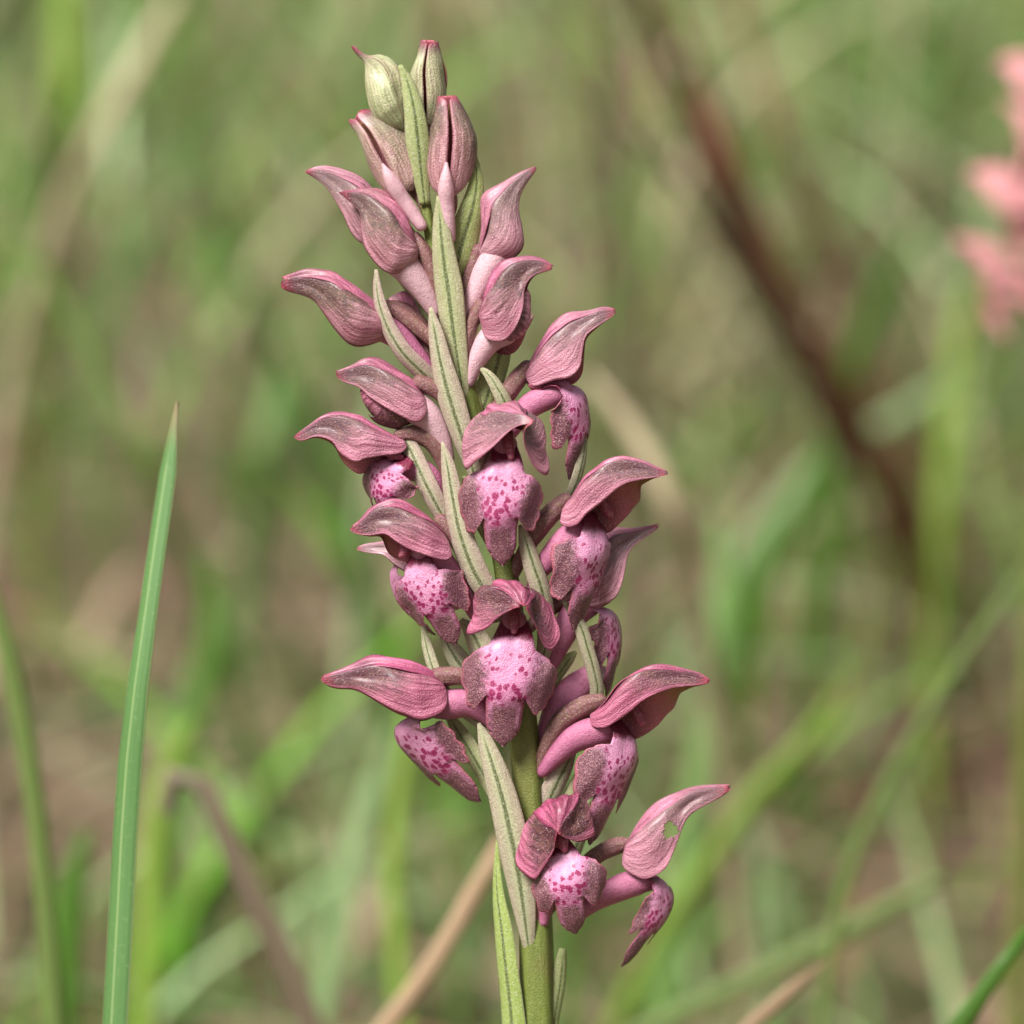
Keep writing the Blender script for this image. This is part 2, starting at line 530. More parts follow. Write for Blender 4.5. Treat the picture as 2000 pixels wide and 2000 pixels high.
def hood(parent, D, N, Fm, thm=112, color=(0, .2, 0, 1), seed=0, nu=44, split=0.30, tear=None, lift=1.05):
    D, N, Fm = (curve(c, nu) for c in (D, N, Fm))
    M = 0.5 * (N + Fm)
    th = math.radians(thm)
    if thm > 122:                                     # closed: the margins meet under the hood
        k = math.sin(th) / math.sin(math.radians(122)) * 0.95
        N, Fm = M + (N - M) * k, M + (Fm - M) * k
    u = np.linspace(0, 1, nu)
    size = np.linalg.norm(D - M, axis=1).max()
    r = np.random.default_rng(seed + 100)

    def patch(t0, t1, scale, name, mat, flip, uend, nv, dors=False):
        nv = nv if tear is None else nv * 3
        q = np.linspace(0, 1, nv)
        uu = u * uend
        nar = np.where(u > 0.93, 1 - ((u - 0.93) / 0.07) ** 2 * 0.55, 1.0)     # pointed tips that part from each other
        tm = 0.5 * (t0 + t1)
        t = tm + (t0 + (t1 - t0) * q[None] - tm) * nar[:, None]
        ang = t * th
        bs = np.sin(ang) / math.sin(th)
        bc = (np.cos(ang) - math.cos(th)) / (1 - math.cos(th))
        g = lambda A: np.stack([np.interp(uu, u, A[:, k]) for k in range(3)], 1)
        Mi, Ni, Fi, Di = g(M), g(N), g(Fm), g(D)
        half = 0.5 * (Ni - Fi)
        off = half[:, None] * bs[..., None] + (Di - Mi)[:, None] * bc[..., None]
        pinch = (0.34 * np.exp(-((np.abs(t) - .58) / .17) ** 2) * np.exp(-((uu[:, None] - .70) / .17) ** 2) - 0.07 * np.exp(-((np.abs(t) - .62) / .2) ** 2) * np.exp(-((uu[:, None] - .3) / .16) ** 2)) * (0.5 if thm > 165 else 1.0)
        seam = pinch + 0.09 * np.exp(-((np.abs(t) - split) / 0.06) ** 2) if not dors else 0.045 * np.cos(t * 24)
        ph = r.uniform(0, 6.28, 4)
        wob = 0.055 * np.sin(5 * uu[:, None] + 7 * t + ph[0]) + 0.03 * np.sin(11 * uu[:, None] - 9 * t + ph[1]) + 0.006 * np.sin(t * 34 + 5 * uu[:, None] + ph[2])
        env = np.clip(uu / 0.08, 0, 1)[:, None]
        cen = (Di - Mi)[:, None] * 0.35
        P = Mi[:, None] + cen + (off - cen) * (scale + (wob - seam) * env)[..., None]
        mg = np.exp(-((1 - np.abs(t)) / 0.09) ** 2) * (0.13 + 0.05 * np.sin(uu[:, None] * 19 + ph[3])) * env                # margin turned slightly outwards
        P = P + half[:, None] * (np.sign(t) * mg)[..., None]
        P = P + (r.normal(0, 1, 3) * size * 0.012)[None, None] * (uu[:, None, None] ** 6)
        UV = np.stack(np.broadcast_arrays(uu[:, None], q[None] if t1 > 0 else 1 - q[None]), -1).reshape(-1, 2)
        Fc = grid_faces(nu, nv, flip=flip)
        V = P.reshape(-1, 3)
        if tear is not None and name == 'sepal':
            c = V[Fc].mean(1)
            e = ((c[:, 0] - tear[0]) / tear[2]) ** 2 + ((c[:, 1] - tear[1]) / tear[3]) ** 2
            an = np.arctan2(c[:, 1] - tear[1], c[:, 0] - tear[0])
            Fc = Fc[e > 1 + 0.25 * np.sin(an * 3 + 1) + 0.2 * np.sin(an * 7) + 0.12 * np.sin(an * 13)]
        Wd = to_world(V)
        # outside faces point away from the hood's middle
        f0 = Fc[:: max(1, len(Fc) // 60)]
        nrm = np.cross(Wd[f0[:, 1]] - Wd[f0[:, 0]], Wd[f0[:, 2]] - Wd[f0[:, 0]])
        ctr = to_world((M + 0.3 * (D - M)))[np.clip((f0[:, 0] // nv), 0, nu - 1)]
        if np.sum(nrm * (Wd[f0[:, 0]] - ctr)) < 0:
            Fc = Fc[:, ::-1]
        return mesh_obj(name, Wd, Fc, [mat, M_IN], UV, parent, BASE, solid=SOL, color=color, inner=1)

    patch(-split - .07, split + .07, 1.0, 'hood', M_DOR, False, 0.985, 19, True)
    patch(split, 1.0, lift, 'sepal', M_SEP, False, 1.0 - r.uniform(0, .02), 21)
    patch(-1.0, -split, lift, 'sepal', M_SEP, False, 1.0 - r.uniform(0, .03), 21)


OUT = np.array([(.43, .24), (.60, .25), (.82, .29), (.97, .36), (1.0, .45), (.96, .54), (.88, .63), (.78, .71), (.66, .755), (.55, .74), (.46, .69), (.40, .655), (.36, .62)])


def lip(parent, spine, lat, W, fold=0.9, lobes=(1, 1), claw=1.0, mid=1.0, seed=0, color=(0, 0, 0, 1), twist=0.0, cup=0.0, mat=None):
    """three-lobed lip: spine (x, y, z) throat to tip, lateral direction, half width over the side lobes"""
    r = np.random.default_rng(seed + 300)
    ns, nc, nq = 76, 11, 13
    s = np.linspace(0, 1, ns)
    i0, i1 = 14, 54                                   # rows where the side lobes grow from
    s[i0:i1 + 1] = np.linspace(.24, .62, i1 - i0 + 1)
    s[:i0] = np.linspace(0, .24, i0, endpoint=False)
    s[i1 + 1:] = np.linspace(.62, 1, ns - i1)[1:]
    c = np.interp(s, [0, .1, .24, .40, .62, .72, .84, .93, .975, 1], [.24 * claw, .32 * claw, .43, .44, .37, .33 * mid, .31 * mid, .24 * mid, .14 * mid, .02])
    A2, S2 = [], []
    for i in range(ns):
        a = np.linspace(-1, 1, nc) * c[i]
        A2.append(a)
        S2.append(np.full(nc, s[i]) + (0.02 * np.cos(np.linspace(-1, 1, nc) * 3.1) if s[i] > .9 else 0))
    A2, S2 = np.array(A2).ravel(), np.array(S2).ravel()
    rim = np.concatenate([np.abs(np.linspace(-1, 1, nc)) * (s[i] > .63) for i in range(ns)])
    F = [grid_faces(ns, nc)]
    for sgn, amt, col in ((-1, lobes[0], 0), (1, lobes[1], nc - 1)):
        if amt <= 0:
            continue
        rows = np.arange(i0, i1 + 1)
        O = curve(np.column_stack([OUT, np.zeros(len(OUT))]), len(rows))[:, :2]
        jag = 0.13 * np.abs(np.sin(np.linspace(0, 1, len(rows)) ** 1.2 * r.uniform(17, 24) + r.uniform(0, 6))) - 0.06 + r.uniform(-.05, .05) + 0.05 * noise1(np.linspace(0, 1, len(rows)) * 2, seed + int(sgn))
        base = len(A2)
        a0, s0_ = c[rows], s[rows]
        oa = a0 + (O[:, 0] - a0) * amt * (1 + jag)
        os_ = s0_ + (O[:, 1] - s0_) * (0.4 + 0.6 * amt) * (1 + jag)
        q = np.linspace(0, 1, nq)[1:]
        aa = a0[:, None] + (oa - a0)[:, None] * q
        ss = s0_[:, None] + (os_ - s0_)[:, None] * q
        A2 = np.concatenate([A2, (sgn * aa).ravel()])
        S2 = np.concatenate([S2, ss.ravel()])
        rim = np.concatenate([rim, np.tile(q, len(rows))])
        idx = np.empty((len(rows), nq), int)
        idx[:, 0] = rows * nc + col
        idx[:, 1:] = base + np.arange(len(rows) * (nq - 1)).reshape(len(rows), nq - 1)
        f = np.stack([idx[:-1, :-1], idx[:-1, 1:], idx[1:, 1:], idx[1:, :-1]], -1).reshape(-1, 4)
        F.append(f if sgn > 0 else f[:, ::-1])
    F = np.vstack(F)
    C = curve(spine, 60)
    ts = np.linspace(0, 1, 60)
    st = np.clip(S2, 0, 1)
    P = np.stack([np.interp(st, ts, C[:, k]) for k in range(3)], 1)
    T = unit(np.gradient(C, axis=0))
    Tt = unit(np.stack([np.interp(st, ts, T[:, k]) for k in range(3)], 1))
    la = unit(np.asarray(lat, float))
    L = unit(la[None] - Tt * (Tt @ la)[:, None])
    Nn = np.cross(L, Tt)
    Nn = Nn * np.sign(Nn @ np.array([0, -.3, 1.0]) + 1e-9)[:, None] if False else Nn
    tw = twist * st
    L, Nn = L * np.cos(tw)[:, None] + Nn * np.sin(tw)[:, None], Nn * np.cos(tw)[:, None] - L * np.sin(tw)[:, None]
    psi = fold * A2
    lo, bk = np.sin(psi) / fold, (1 - np.cos(psi)) / fold
    wr = 0.06 * np.sin(A2 * 9 + st * 7 + r.uniform(0, 6)) * np.clip((np.abs(A2) - .3) * 2, 0, 1) + 0.02 * np.sin(st * 17 + A2 * 4 + r.uniform(0, 6))
    mv = np.where((st > .62) & (np.abs(A2) < .37), (A2 / .33) ** 2 * 0.06, 0)
    sad = 0.05 * np.exp(-(A2 / .14) ** 2) * np.exp(-((st - .2) / .2) ** 2)      # groove between the two saddles by the throat
    V = P + (W * lo)[:, None] * L - (W * (bk - wr + mv + sad - cup * st * (1 - st)))[:, None] * Nn
    UV = np.column_stack([A2 * .5 + .5, S2])
    Wd = to_world(V)
    o = mesh_obj('lip', Wd, F, mat or M_LIP, UV, parent, BASE, solid=SOL, color=color)
    o.data.attributes.new('rim', 'FLOAT', 'POINT').data.foreach_set('value', rim)
    return o


def column(parent, pts):
    return tube('column', pts, M_COL, parent, seg=10, n=10, round_start=True)


def flower(ovary, name='flower', label=None):
    f = tube(name, ovary, M_OV, orchid, seg=18, n=26, ribs=6, twist=1.4, ribamp=0.09)
    if label:
        f['label'] = label
    return f


def spur(parent, pts, pale=False):
    return tube('spur', pts, M_SPURP if pale else M_SPUR, parent, seg=18, n=24, round_start=True)


# ------------------------------------------------------------------ ground
def ground():
    n = 60
    k = np.concatenate([-np.geomspace(300, 0.15, n // 2), [0], np.geomspace(0.15, 300, n // 2)])
    X, Y = np.meshgrid(k, k, indexing='ij')
    Z = 0.012 * np.sin(X * 5.1 + 1) * np.cos(Y * 4.3) * np.exp(-(np.abs(X) + np.abs(Y)) / 12)
    Z -= 0.012 * math.sin(1) + 0.004
    V = np.stack([X, Y, Z], -1).reshape(-1, 3)
    o = mesh_obj('ground', V, grid_faces(len(k), len(k)), mat_ground(), None)
    o['kind'] = 'structure'
    o['label'] = 'bare soil with dry litter and moss under the meadow grass'
    return o


ground()


def gz(x, y):
    return 0.012 * math.sin(x * 5.1 + 1) * math.cos(y * 4.3) * math.exp(-(abs(x) + abs(y)) / 12) - 0.012 * math.sin(1) - 0.004


# ------------------------------------------------------------------ the orchid
STEM = [(822, 330, -6, 7), (836, 430, -4, 11), (856, 540, -2, 14), (880, 650, 0, 16), (905, 745, 0, 18), (930, 845, 0, 20), (960, 985, 0, 22),
        (988, 1120, 0, 23), (1006, 1280, 0, 26), (1022, 1430, 0, 29), (1036, 1600, 0, 31), (1046, 1800, 0, 33), (1050, 2000, 0, 36)]
b0 = to_world(np.array([1052.0, 2200, 0]))
BASE = np.array([b0[0], b0[1] - 0.012, gz(b0[0], b0[1] - 0.012)])
orchid = bpy.data.objects.new('orchid', None)
sc.collection.objects.link(orchid)
orchid.location = BASE
tag(orchid, 'sharp pink and mauve wild orchid with a tall spike of hooded spotted flowers', 'orchid', 'wild orchids')


def build_stem():
    C = curve(STEM, 90)
    W3 = to_world(C[:, :3])
    rad = C[:, 3] * S0
    m = 24
    tt = np.linspace(0, 1, m + 1)[1:]
    last = W3[-1]
    foot = BASE + np.array([0, 0, -0.004])
    dirn = unit(W3[-1] - W3[-4])
    mid = last + dirn * 0.05
    ext = np.array([(1 - t) ** 2 * last + 2 * t * (1 - t) * mid + t * t * foot for t in tt])
    W3 = np.vstack([W3, ext])
    rad = np.concatenate([rad, np.linspace(rad[-1], 0.0022, m)])
    T = unit(np.gradient(W3, axis=0))
    A = unit(np.cross(T, [0, 1, 0.3]))
    B = np.cross(T, A)
    seg = 24
    ph = np.linspace(0, 2 * np.pi, seg + 1)
    rr = rad[:, None] * (1 + 0.06 * np.cos(5 * ph[None] + 2 * np.linspace(0, 1, len(rad))[:, None]))
    V = W3[:, None] + rr[..., None] * (A[:, None] * np.cos(ph)[None, :, None] + B[:, None] * np.sin(ph)[None, :, None])
    UV = np.stack(np.broadcast_arrays(np.linspace(0, 1, len(rad))[:, None], (ph / 6.2832)[None]), -1).reshape(-1, 2)
    mesh_obj('stem', V.reshape(-1, 3), grid_faces(len(rad), seg + 1), M_ST, UV, orchid, BASE)


build_stem()

# --- bracts: spine (x, y, z, width), how green, how mauve
BR = [
    ([(781, 127, 18, 5), (797, 164, 24, 24), (810, 220, 30, 38), (817, 280, 28, 44), (823, 340, 20, 32), (830, 400, 10, 18)], .75, .15, 0.1),
    ([(856, 383, 34, 4), (860, 440, 36, 30), (867, 510, 38, 46), (876, 570, 38, 54), (886, 650, 34, 46), (900, 740, 24, 28), (906, 780, 16, 16)], .55, .35, -0.2),
    ([(923, 285, -4, 4), (931, 350, 0, 24), (922, 410, 2, 46), (908, 455, 2, 58), (896, 500, 2, 56), (884, 545, -4, 34), (880, 600, -6, 20)], .85, .1, 0.15),
    ([(841, 600, 44, 4), (849, 645, 48, 27), (860, 705, 50, 40), (876, 770, 50, 50), (898, 840, 44, 46), (918, 900, 32, 34), (935, 950, 20, 20)], .2, .6, -0.3),
    ([(985, 625, -24, 8), (978, 680, -20, 44), (966, 730, -16, 50), (948, 785, -12, 44), (930, 850, -8, 28)], .8, .15, 0.3),
    ([(936, 717, 20, 3), (955, 733, 26, 16), (974, 762, 28, 25), (988, 792, 24, 28), (994, 830, 14, 24)], .3, .4, 0.2),
    ([(864, 863, 42, 3), (873, 905, 48, 24), (884, 970, 52, 38), (898, 1040, 54, 46), (922, 1108, 50, 50), (950, 1160, 40, 42), (970, 1215, 22, 26)], .15, .65, -0.3),
    ([(785, 846, 20, 22), (800, 875, 28, 32), (820, 920, 34, 37), (842, 965, 36, 38), (866, 1010, 26, 32), (900, 1070, 10, 24)], .1, .75, -0.3),
    ([(1015, 1025, 44, 3), (1027, 1056, 48, 26), (1040, 1099, 50, 36), (1056, 1145, 44, 38), (1066, 1195, 30, 36), (1066, 1260, 14, 30), (1045, 1320, 8, 20)], .2, .6, 0.3),
    ([(1143, 825, -30, 6), (1142, 865, -26, 18), (1134, 915, -22, 24), (1117, 962, -16, 24), (1085, 1010, -10, 24), (1040, 1060, -4, 20)], .15, .35, 0.8),
    ([(1100, 1174, 40, 4), (1118, 1196, 30, 18), (1136, 1228, 20, 25), (1148, 1268, 14, 26), (1160, 1310, 6, 26), (1166, 1360, -4, 26), (1140, 1420, -10, 24), (1080, 1470, -6, 20)], .2, .45, 0.3),
    ([(1125, 1273, -44, 4), (1112, 1287, -42, 20), (1094, 1312, -38, 23), (1072, 1345, -30, 22), (1040, 1390, -16, 20)], .6, .05, 0.4),
    ([(935, 1412, 46, 3), (947, 1447, 52, 28), (964, 1499, 58, 44), (982, 1563, 60, 55), (997, 1628, 60, 60), (1010, 1690, 56, 60), (1022, 1770, 46, 46), (1030, 1830, 34, 28), (1036, 1880, 20, 10)], .25, .5, -0.2),
    ([(972, 1640, 10, 3), (970, 1690, 14, 12), (972, 1750, 22, 24), (980, 1815, 30, 38), (988, 1890, 34, 44), (996, 1960, 34, 48), (1003, 2040, 32, 52), (1015, 2150, 22, 50), (1035, 2300, 12, 40)], 1.0, 0, -0.5),
    ([(1100, 1852, -6, 14), (1098, 1880, -4, 25), (1094, 1920, 0, 28), (1086, 1970, 6, 26), (1076, 2040, 10, 22), (1062, 2120, 8, 18)], .7, .1, 0.6),
    ([(868, 1385, -30, 6), (890, 1420, -28, 26), (912, 1456, -24, 34), (938, 1500, -18, 34), (970, 1560, -10, 28), (1010, 1640, -4, 20)], .6, .3, -0.4),
    ([(1124, 1455, -2, 10), (1108, 1490, 4, 34), (1088, 1530, 8, 44), (1068, 1575, 10, 40), (1050, 1630, 10, 26)], .15, .7, 0.5),
    ([(1150, 1490, -18, 12), (1132, 1530, -14, 34), (1112, 1580, -10, 40), (1090, 1630, -6, 34), (1060, 1700, 0, 24)], .6, .3, 0.3),
    ([(1150, 1560, -26, 6), (1142, 1600, -24, 22), (1130, 1640, -20, 28), (1110, 1690, -12, 26), (1075, 1750, 0, 22)], .5, .25, 0.3),
    ([(826, 1218, -24, 5), (833, 1260, -22, 19), (846, 1305, -18, 22), (868, 1350, -14, 22), (920, 1400, -8, 22), (985, 1440, 0, 20)], .2, .35, -0.4),
    ([(900, 1210, -20, 8), (925, 1240, -10, 40), (942, 1275, -4, 46), (964, 1320, 0, 40), (990, 1380, 4, 24)], .35, .55, -0.3),
    ([(862, 1235, -30, 10), (884, 1275, -28, 38), (908, 1310, -24, 44), (940, 1350, -14, 36), (985, 1400, -4, 22)], .1, .3, -0.4),
    ([(735, 526, 40, 4), (736, 560, 42, 15), (743, 600, 44, 24), (760, 645, 44, 30), (784, 685, 42, 34), (812, 715, 34, 36), (845, 745, 20, 34), (880, 775, 8, 24)], .1, .85, -0.4),
    ([(905, 930, 20, 4), (915, 960, 14, 22), (935, 1010, 6, 28), (960, 1060, 0, 24)], .5, .3, -0.3),
    ([(884, 620, -10, 6), (905, 690, -8, 26), (920, 760, -4, 30), (935, 830, 4, 26), (950, 890, 8, 18)], .9, .1, 0.2),
    ([(760, 520, -60, 6), (800, 560, -50, 26), (838, 610, -34, 32), (868, 670, -16, 24)], .7, .2, -0.5),
    ([(858, 360, -14, 6), (866, 410, -10, 16), (868, 460, -6, 18), (860, 520, -4, 16)], .9, .05, 0.2),
    ([(752, 380, -20, 4), (775, 415, -14, 14), (800, 455, -8, 18), (825, 500, -4, 18), (850, 550, 0, 14)], .9, .1, -0.3),
]
for i, (pts, g, mv, yaw) in enumerate(BR):
    strap('bract' if i != 13 else 'leaf', pts, orchid, yaw=yaw, fold=0.42, color=(g, mv, 0, 1), seed=i, wave=0.05)

# --- buds ------------------------------------------------------------------
# green bud at the very top, seen from the side
f = flower([(826, 345, -8, 7), (815, 300, -6, 10), (800, 262, -4, 14), (790, 240, -2, 12)], 'bud', 'pale green closed bud with a pink beak')
hood(f, *side([(797, 254), (790, 190), (781, 140), (765, 116), (742, 106), (718, 108), (700, 96), (690, 86)],
              [(790, 258), (755, 245), (727, 218), (713, 170), (712, 125), (700, 110), (686, 92)], -4, 4, 36), thm=165, color=(1, 0, .12, 1), seed=1)
# the bud behind it, beak upright
f = flower([(842, 345, -40, 7), (838, 300, -46, 10), (834, 262, -48, 13), (832, 240, -46, 12)], 'bud', 'slender greenish bud standing upright at the top')
hood(f, [(832, 246, -78), (838, 205, -86), (842, 160, -80), (843, 110, -62), (840, 75, -52)],
     [(818, 246, -34), (800, 190, -30), (799, 140, -30), (815, 100, -40), (826, 76, -44)],
     [(846, 246, -34), (862, 190, -30), (858, 140, -30), (852, 100, -40), (852, 76, -44)], thm=176, color=(.85, .12, .1, 1), seed=2)
# left bud, tilted
f = flower([(834, 420, -2, 8), (822, 392, -14, 10), (806, 365, -20, 14), (790, 345, -16, 12)], 'bud', 'greyish green and pink bud tilted to the side')
hood(f, [(796, 376, -4), (806, 352, -20), (792, 300, -34), (760, 258, -30), (730, 232, -14), (700, 220, 0)],
     [(758, 382, 12), (732, 362, 22), (706, 318, 28), (690, 270, 26), (682, 246, 14), (680, 232, 8)],
     [(792, 374, 16), (805, 346, 26), (786, 292, 36), (754, 246, 34), (722, 224, 18), (702, 217, 10)], thm=176, color=(.45, .4, .15, 1), seed=3)
spur(f, [(748, 322, 34, 3), (758, 342, 34, 11), (772, 366, 28, 16), (786, 388, 22, 15), (804, 414, 20, 14), (822, 440, 20, 12)], True)
# right bud, facing the camera
f = flower([(862, 470, 0, 8), (872, 432, -4, 10), (880, 400, 0, 13), (878, 370, 6, 12)], 'bud', 'mauve bud with dark central seam')
hood(f, [(874, 384, 4), (880, 360, -8), (882, 320, -18), (882, 270, -18), (878, 220, -2), (871, 184, 10)],
     [(862, 384, 22), (846, 362, 30), (836, 310, 40), (840, 255, 44), (852, 210, 34), (858, 186, 22)],
     [(886, 384, 22), (902, 364, 30), (920, 310, 38), (922, 258, 42), (900, 205, 34), (886, 184, 22)], thm=176, color=(.2, .5, .1, 1), seed=4)
spur(f, [(872, 320, 40, 3), (871, 345, 40, 11), (871, 370, 34, 16), (872, 395, 28, 15), (875, 430, 24, 14), (878, 464, 18, 12)], True)

# --- flowers ---------------------------------------------------------------
# far left, just opening, half behind the next one
f = flower([(842, 560, -10, 9), (800, 510, -30, 12), (760, 470, -40, 13), (735, 440, -40, 12)])
hood(f, *side([(740, 440), (742, 395), (724, 365), (699, 343), (655, 328), (622, 324), (596, 332)],
              [(745, 455), (738, 478), (708, 474), (686, 452), (668, 413), (640, 368), (612, 346), (594, 338)], -50, -40, 34), thm=155, color=(.05, .55, .35, 1), seed=5)
spur(f, [(730, 450, -40, 24), (770, 490, -34, 18), (815, 540, -20, 14)], True)
# the one in front of it
f = flower([(850, 575, 8, 10), (842, 525, 12, 14), (826, 490, 10, 15), (808, 465, 4, 14)])
hood(f, *side([(816, 478), (800, 440), (781, 406), (768, 388), (736, 371), (702, 368), (663, 374)],
              [(818, 490), (812, 512), (780, 532), (758, 532), (734, 514), (713, 484), (706, 450), (704, 416), (686, 396), (664, 378)], 12, 20, 40), thm=150, color=(.1, .45, .1, 1), seed=6)
spur(f, [(770, 500, 10, 34), (795, 525, 10, 30), (825, 565, 8, 23), (848, 605, 4, 16)], True)
# right, closed, pointing up and out
f = flower([(890, 620, 0, 10), (905, 570, -8, 13), (922, 525, -10, 14), (935, 490, -10, 14)])
hood(f, *side([(934, 492), (938, 450), (939, 412), (945, 384), (974, 362), (1009, 340), (1049, 323)],
              [(938, 500), (966, 510), (1000, 502), (1021, 478), (1020, 445), (1014, 412), (1017, 382), (1032, 354), (1053, 329)], -10, -4, 36), thm=150, color=(.05, .25, .3, 1), seed=7)
spur(f, [(975, 490, -8, 30), (950, 530, -6, 28), (928, 575, -4, 22), (911, 612, 0, 15)], True)
# right, opening, above the pale green bract
f = flower([(898, 730, 10, 9), (908, 680, 14, 12), (922, 630, 16, 14), (938, 598, 14, 14)])
hood(f, *side([(936, 612), (948, 562), (970, 524), (996, 504), (1028, 499), (1060, 505), (1083, 519)],
              [(936, 622), (950, 662), (985, 668), (1008, 640), (1022, 600), (1026, 560), (1045, 536), (1082, 525)], 14, 44, 36, far=(14, 20)), thm=125, color=(.02, .4, .1, 1), seed=8)
lip(f, [(948, 656, 30), (990, 650, 46), (1024, 618, 48), (1030, 566, 40)], (-.63, -.63, .42), 44, fold=1.3, seed=8, lobes=(.5, .5), mat=M_SEP, color=(0, .75, .05, 1))
spur(f, [(985, 645, 10, 30), (955, 665, 12, 26), (930, 705, 12, 19), (915, 745, 10, 12)], True)
# left, closed, long beak
f = flower([(872, 690, 10, 10), (835, 655, 6, 14), (790, 620, 4, 15), (755, 600, 4, 15)])
hood(f, *side([(752, 608), (732, 588), (706, 566), (675, 546), (648, 529), (605, 526), (572, 534), (546, 542)],
              [(768, 640), (748, 664), (706, 674), (680, 666), (655, 641), (631, 610), (611, 585), (577, 572), (546, 566)], 6, 18, 42), thm=160, color=(.08, .6, .05, 1), seed=9)
spur(f, [(735, 630, 0, 32), (775, 655, 0, 26), (812, 690, 0, 18), (838, 720, 0, 12)])
# small pink dome of a flower turned away, brown ovary arching down
f = flower([(838, 740, -26, 10), (836, 690, -30, 15), (820, 640, -34, 18), (790, 610, -36, 18), (766, 600, -38, 14)], label='flower turned away with a brownish arched ovary')
hood(f, [(800, 606, -46), (806, 580, -50), (794, 568, -62), (770, 580, -80), (752, 604, -92)],
     [(780, 620, -40), (762, 600, -44), (764, 590, -60), (760, 596, -80), (750, 606, -92)],
     [(836, 625, -44), (830, 596, -50), (818, 584, -70), (785, 596, -88), (754, 608, -96)], color=(0, .05, .25, 1), seed=10)
# left, half open, dark inside
f = flower([(905, 830, 10, 10), (880, 790, 20, 14), (852, 762, 26, 16), (820, 748, 26, 16)])
hood(f, *side([(828, 772), (806, 744), (766, 717), (735, 700), (711, 699), (686, 712), (652, 724)],
              [(834, 784), (834, 804), (816, 823), (789, 815), (753, 797), (722, 776), (702, 756), (680, 748), (656, 740)], 26, 34, 34), thm=120, color=(.02, .35, .15, 1), seed=11)
lip(f, [(824, 812, 26), (786, 818, 40), (740, 806, 42), (704, 762, 34)], (-.25, .81, -.47), 50, fold=1.3, seed=11, lobes=(.5, .5), mat=M_SEP, color=(0, .9, 0, .6))
spur(f, [(800, 790, 18, 34), (836, 815, 20, 28), (862, 856, 18, 19), (876, 892, 14, 12)], True)
# left below it
f = flower([(886, 985, 0, 10), (874, 920, 10, 15), (850, 868, 18, 19), (815, 848, 20, 17), (780, 850, 18, 12)])
hood(f, *side([(790, 858), (762, 845), (727, 826), (696, 806), (662, 800), (631, 808), (604, 829), (574, 850)],
              [(796, 872), (782, 886), (745, 892), (712, 898), (694, 904), (664, 884), (648, 862), (618, 853), (588, 862), (575, 860)], 22, 34, 34, far=(6, 18)), thm=112, color=(0, .2, .15, 0.75), seed=12)
column(f, [(752, 880, 26, 10), (775, 890, 30, 9), (782, 893, 32, 7)])
lip(f, [(786, 886, 20), (758, 910, 34), (744, 945, 36), (752, 985, 26), (776, 1022, 10)], (0.8, 0.1, 0.55), 80, fold=1.1, seed=12, claw=1.7)
spur(f, [(770, 906, 8, 18), (805, 914, 8, 25), (840, 930, 12, 20), (866, 970, 6, 12)])
# flower facing the camera, upper
f = flower([(955, 1040, 6, 11), (950, 960, 22, 15), (958, 880, 36, 17), (968, 825, 40, 15)], label='flower facing forward with spread lip, the upper of two')
hood(f, [(972, 806, 44), (972, 791, 66), (990, 789, 94), (1016, 802, 122), (1043, 818, 142)],
     [(962, 835, 40), (930, 860, 58), (917, 898, 76), (921, 914, 90), (948, 896, 108), (980, 858, 130), (1012, 832, 142), (1040, 828, 146)],
     [(1002, 835, 40), (1040, 850, 56), (1056, 890, 74), (1054, 922, 88), (1036, 905, 108), (1022, 868, 130), (1026, 838, 142), (1046, 828, 146)],
     thm=105, color=(0, .12, .2, 0.75), seed=13, split=.26)
column(f, [(990, 845, 60, 13), (994, 872, 78, 12), (998, 892, 88, 7)])
lip(f, [(986, 866, 60), (985, 905, 88), (981, 950, 104), (978, 1000, 104), (978, 1050, 92), (982, 1104, 72)], (1, 0.02, 0), 97, fold=1.05, seed=13)
spur(f, [(985, 870, 50, 26), (975, 920, 34, 24), (975, 980, 26, 17), (980, 1030, 20, 11)])
# right, upper, with bent-down lip
f = flower([(940, 870, -4, 10), (972, 800, -14, 15), (1004, 750, -20, 18), (1030, 718, -20, 15)])
hood(f, *side([(1026, 730), (1035, 704), (1062, 659), (1078, 634), (1105, 613), (1143, 608), (1178, 599), (1204, 604)],
              [(1028, 742), (1044, 755), (1084, 741), (1112, 735), (1132, 716), (1139, 680), (1146, 655), (1172, 634), (1203, 614)], -16, 4, 34, far=(2, 14)), thm=112, color=(0, .15, .25, 0.85), seed=14)
column(f, [(1040, 752, -2, 8), (1056, 754, 0, 8)])
lip(f, [(1060, 762, -10), (1098, 752, -4), (1128, 776, 0), (1136, 830, -4), (1126, 885, -12), (1112, 936, -18)], (0.68, 0, -0.7), 66, fold=1.15, seed=14, lobes=(1.05, .7), claw=1.3)
spur(f, [(1096, 765, -14, 24), (1066, 776, -12, 26), (1032, 796, -8, 24), (1000, 836, -2, 18), (980, 872, 2, 12)])
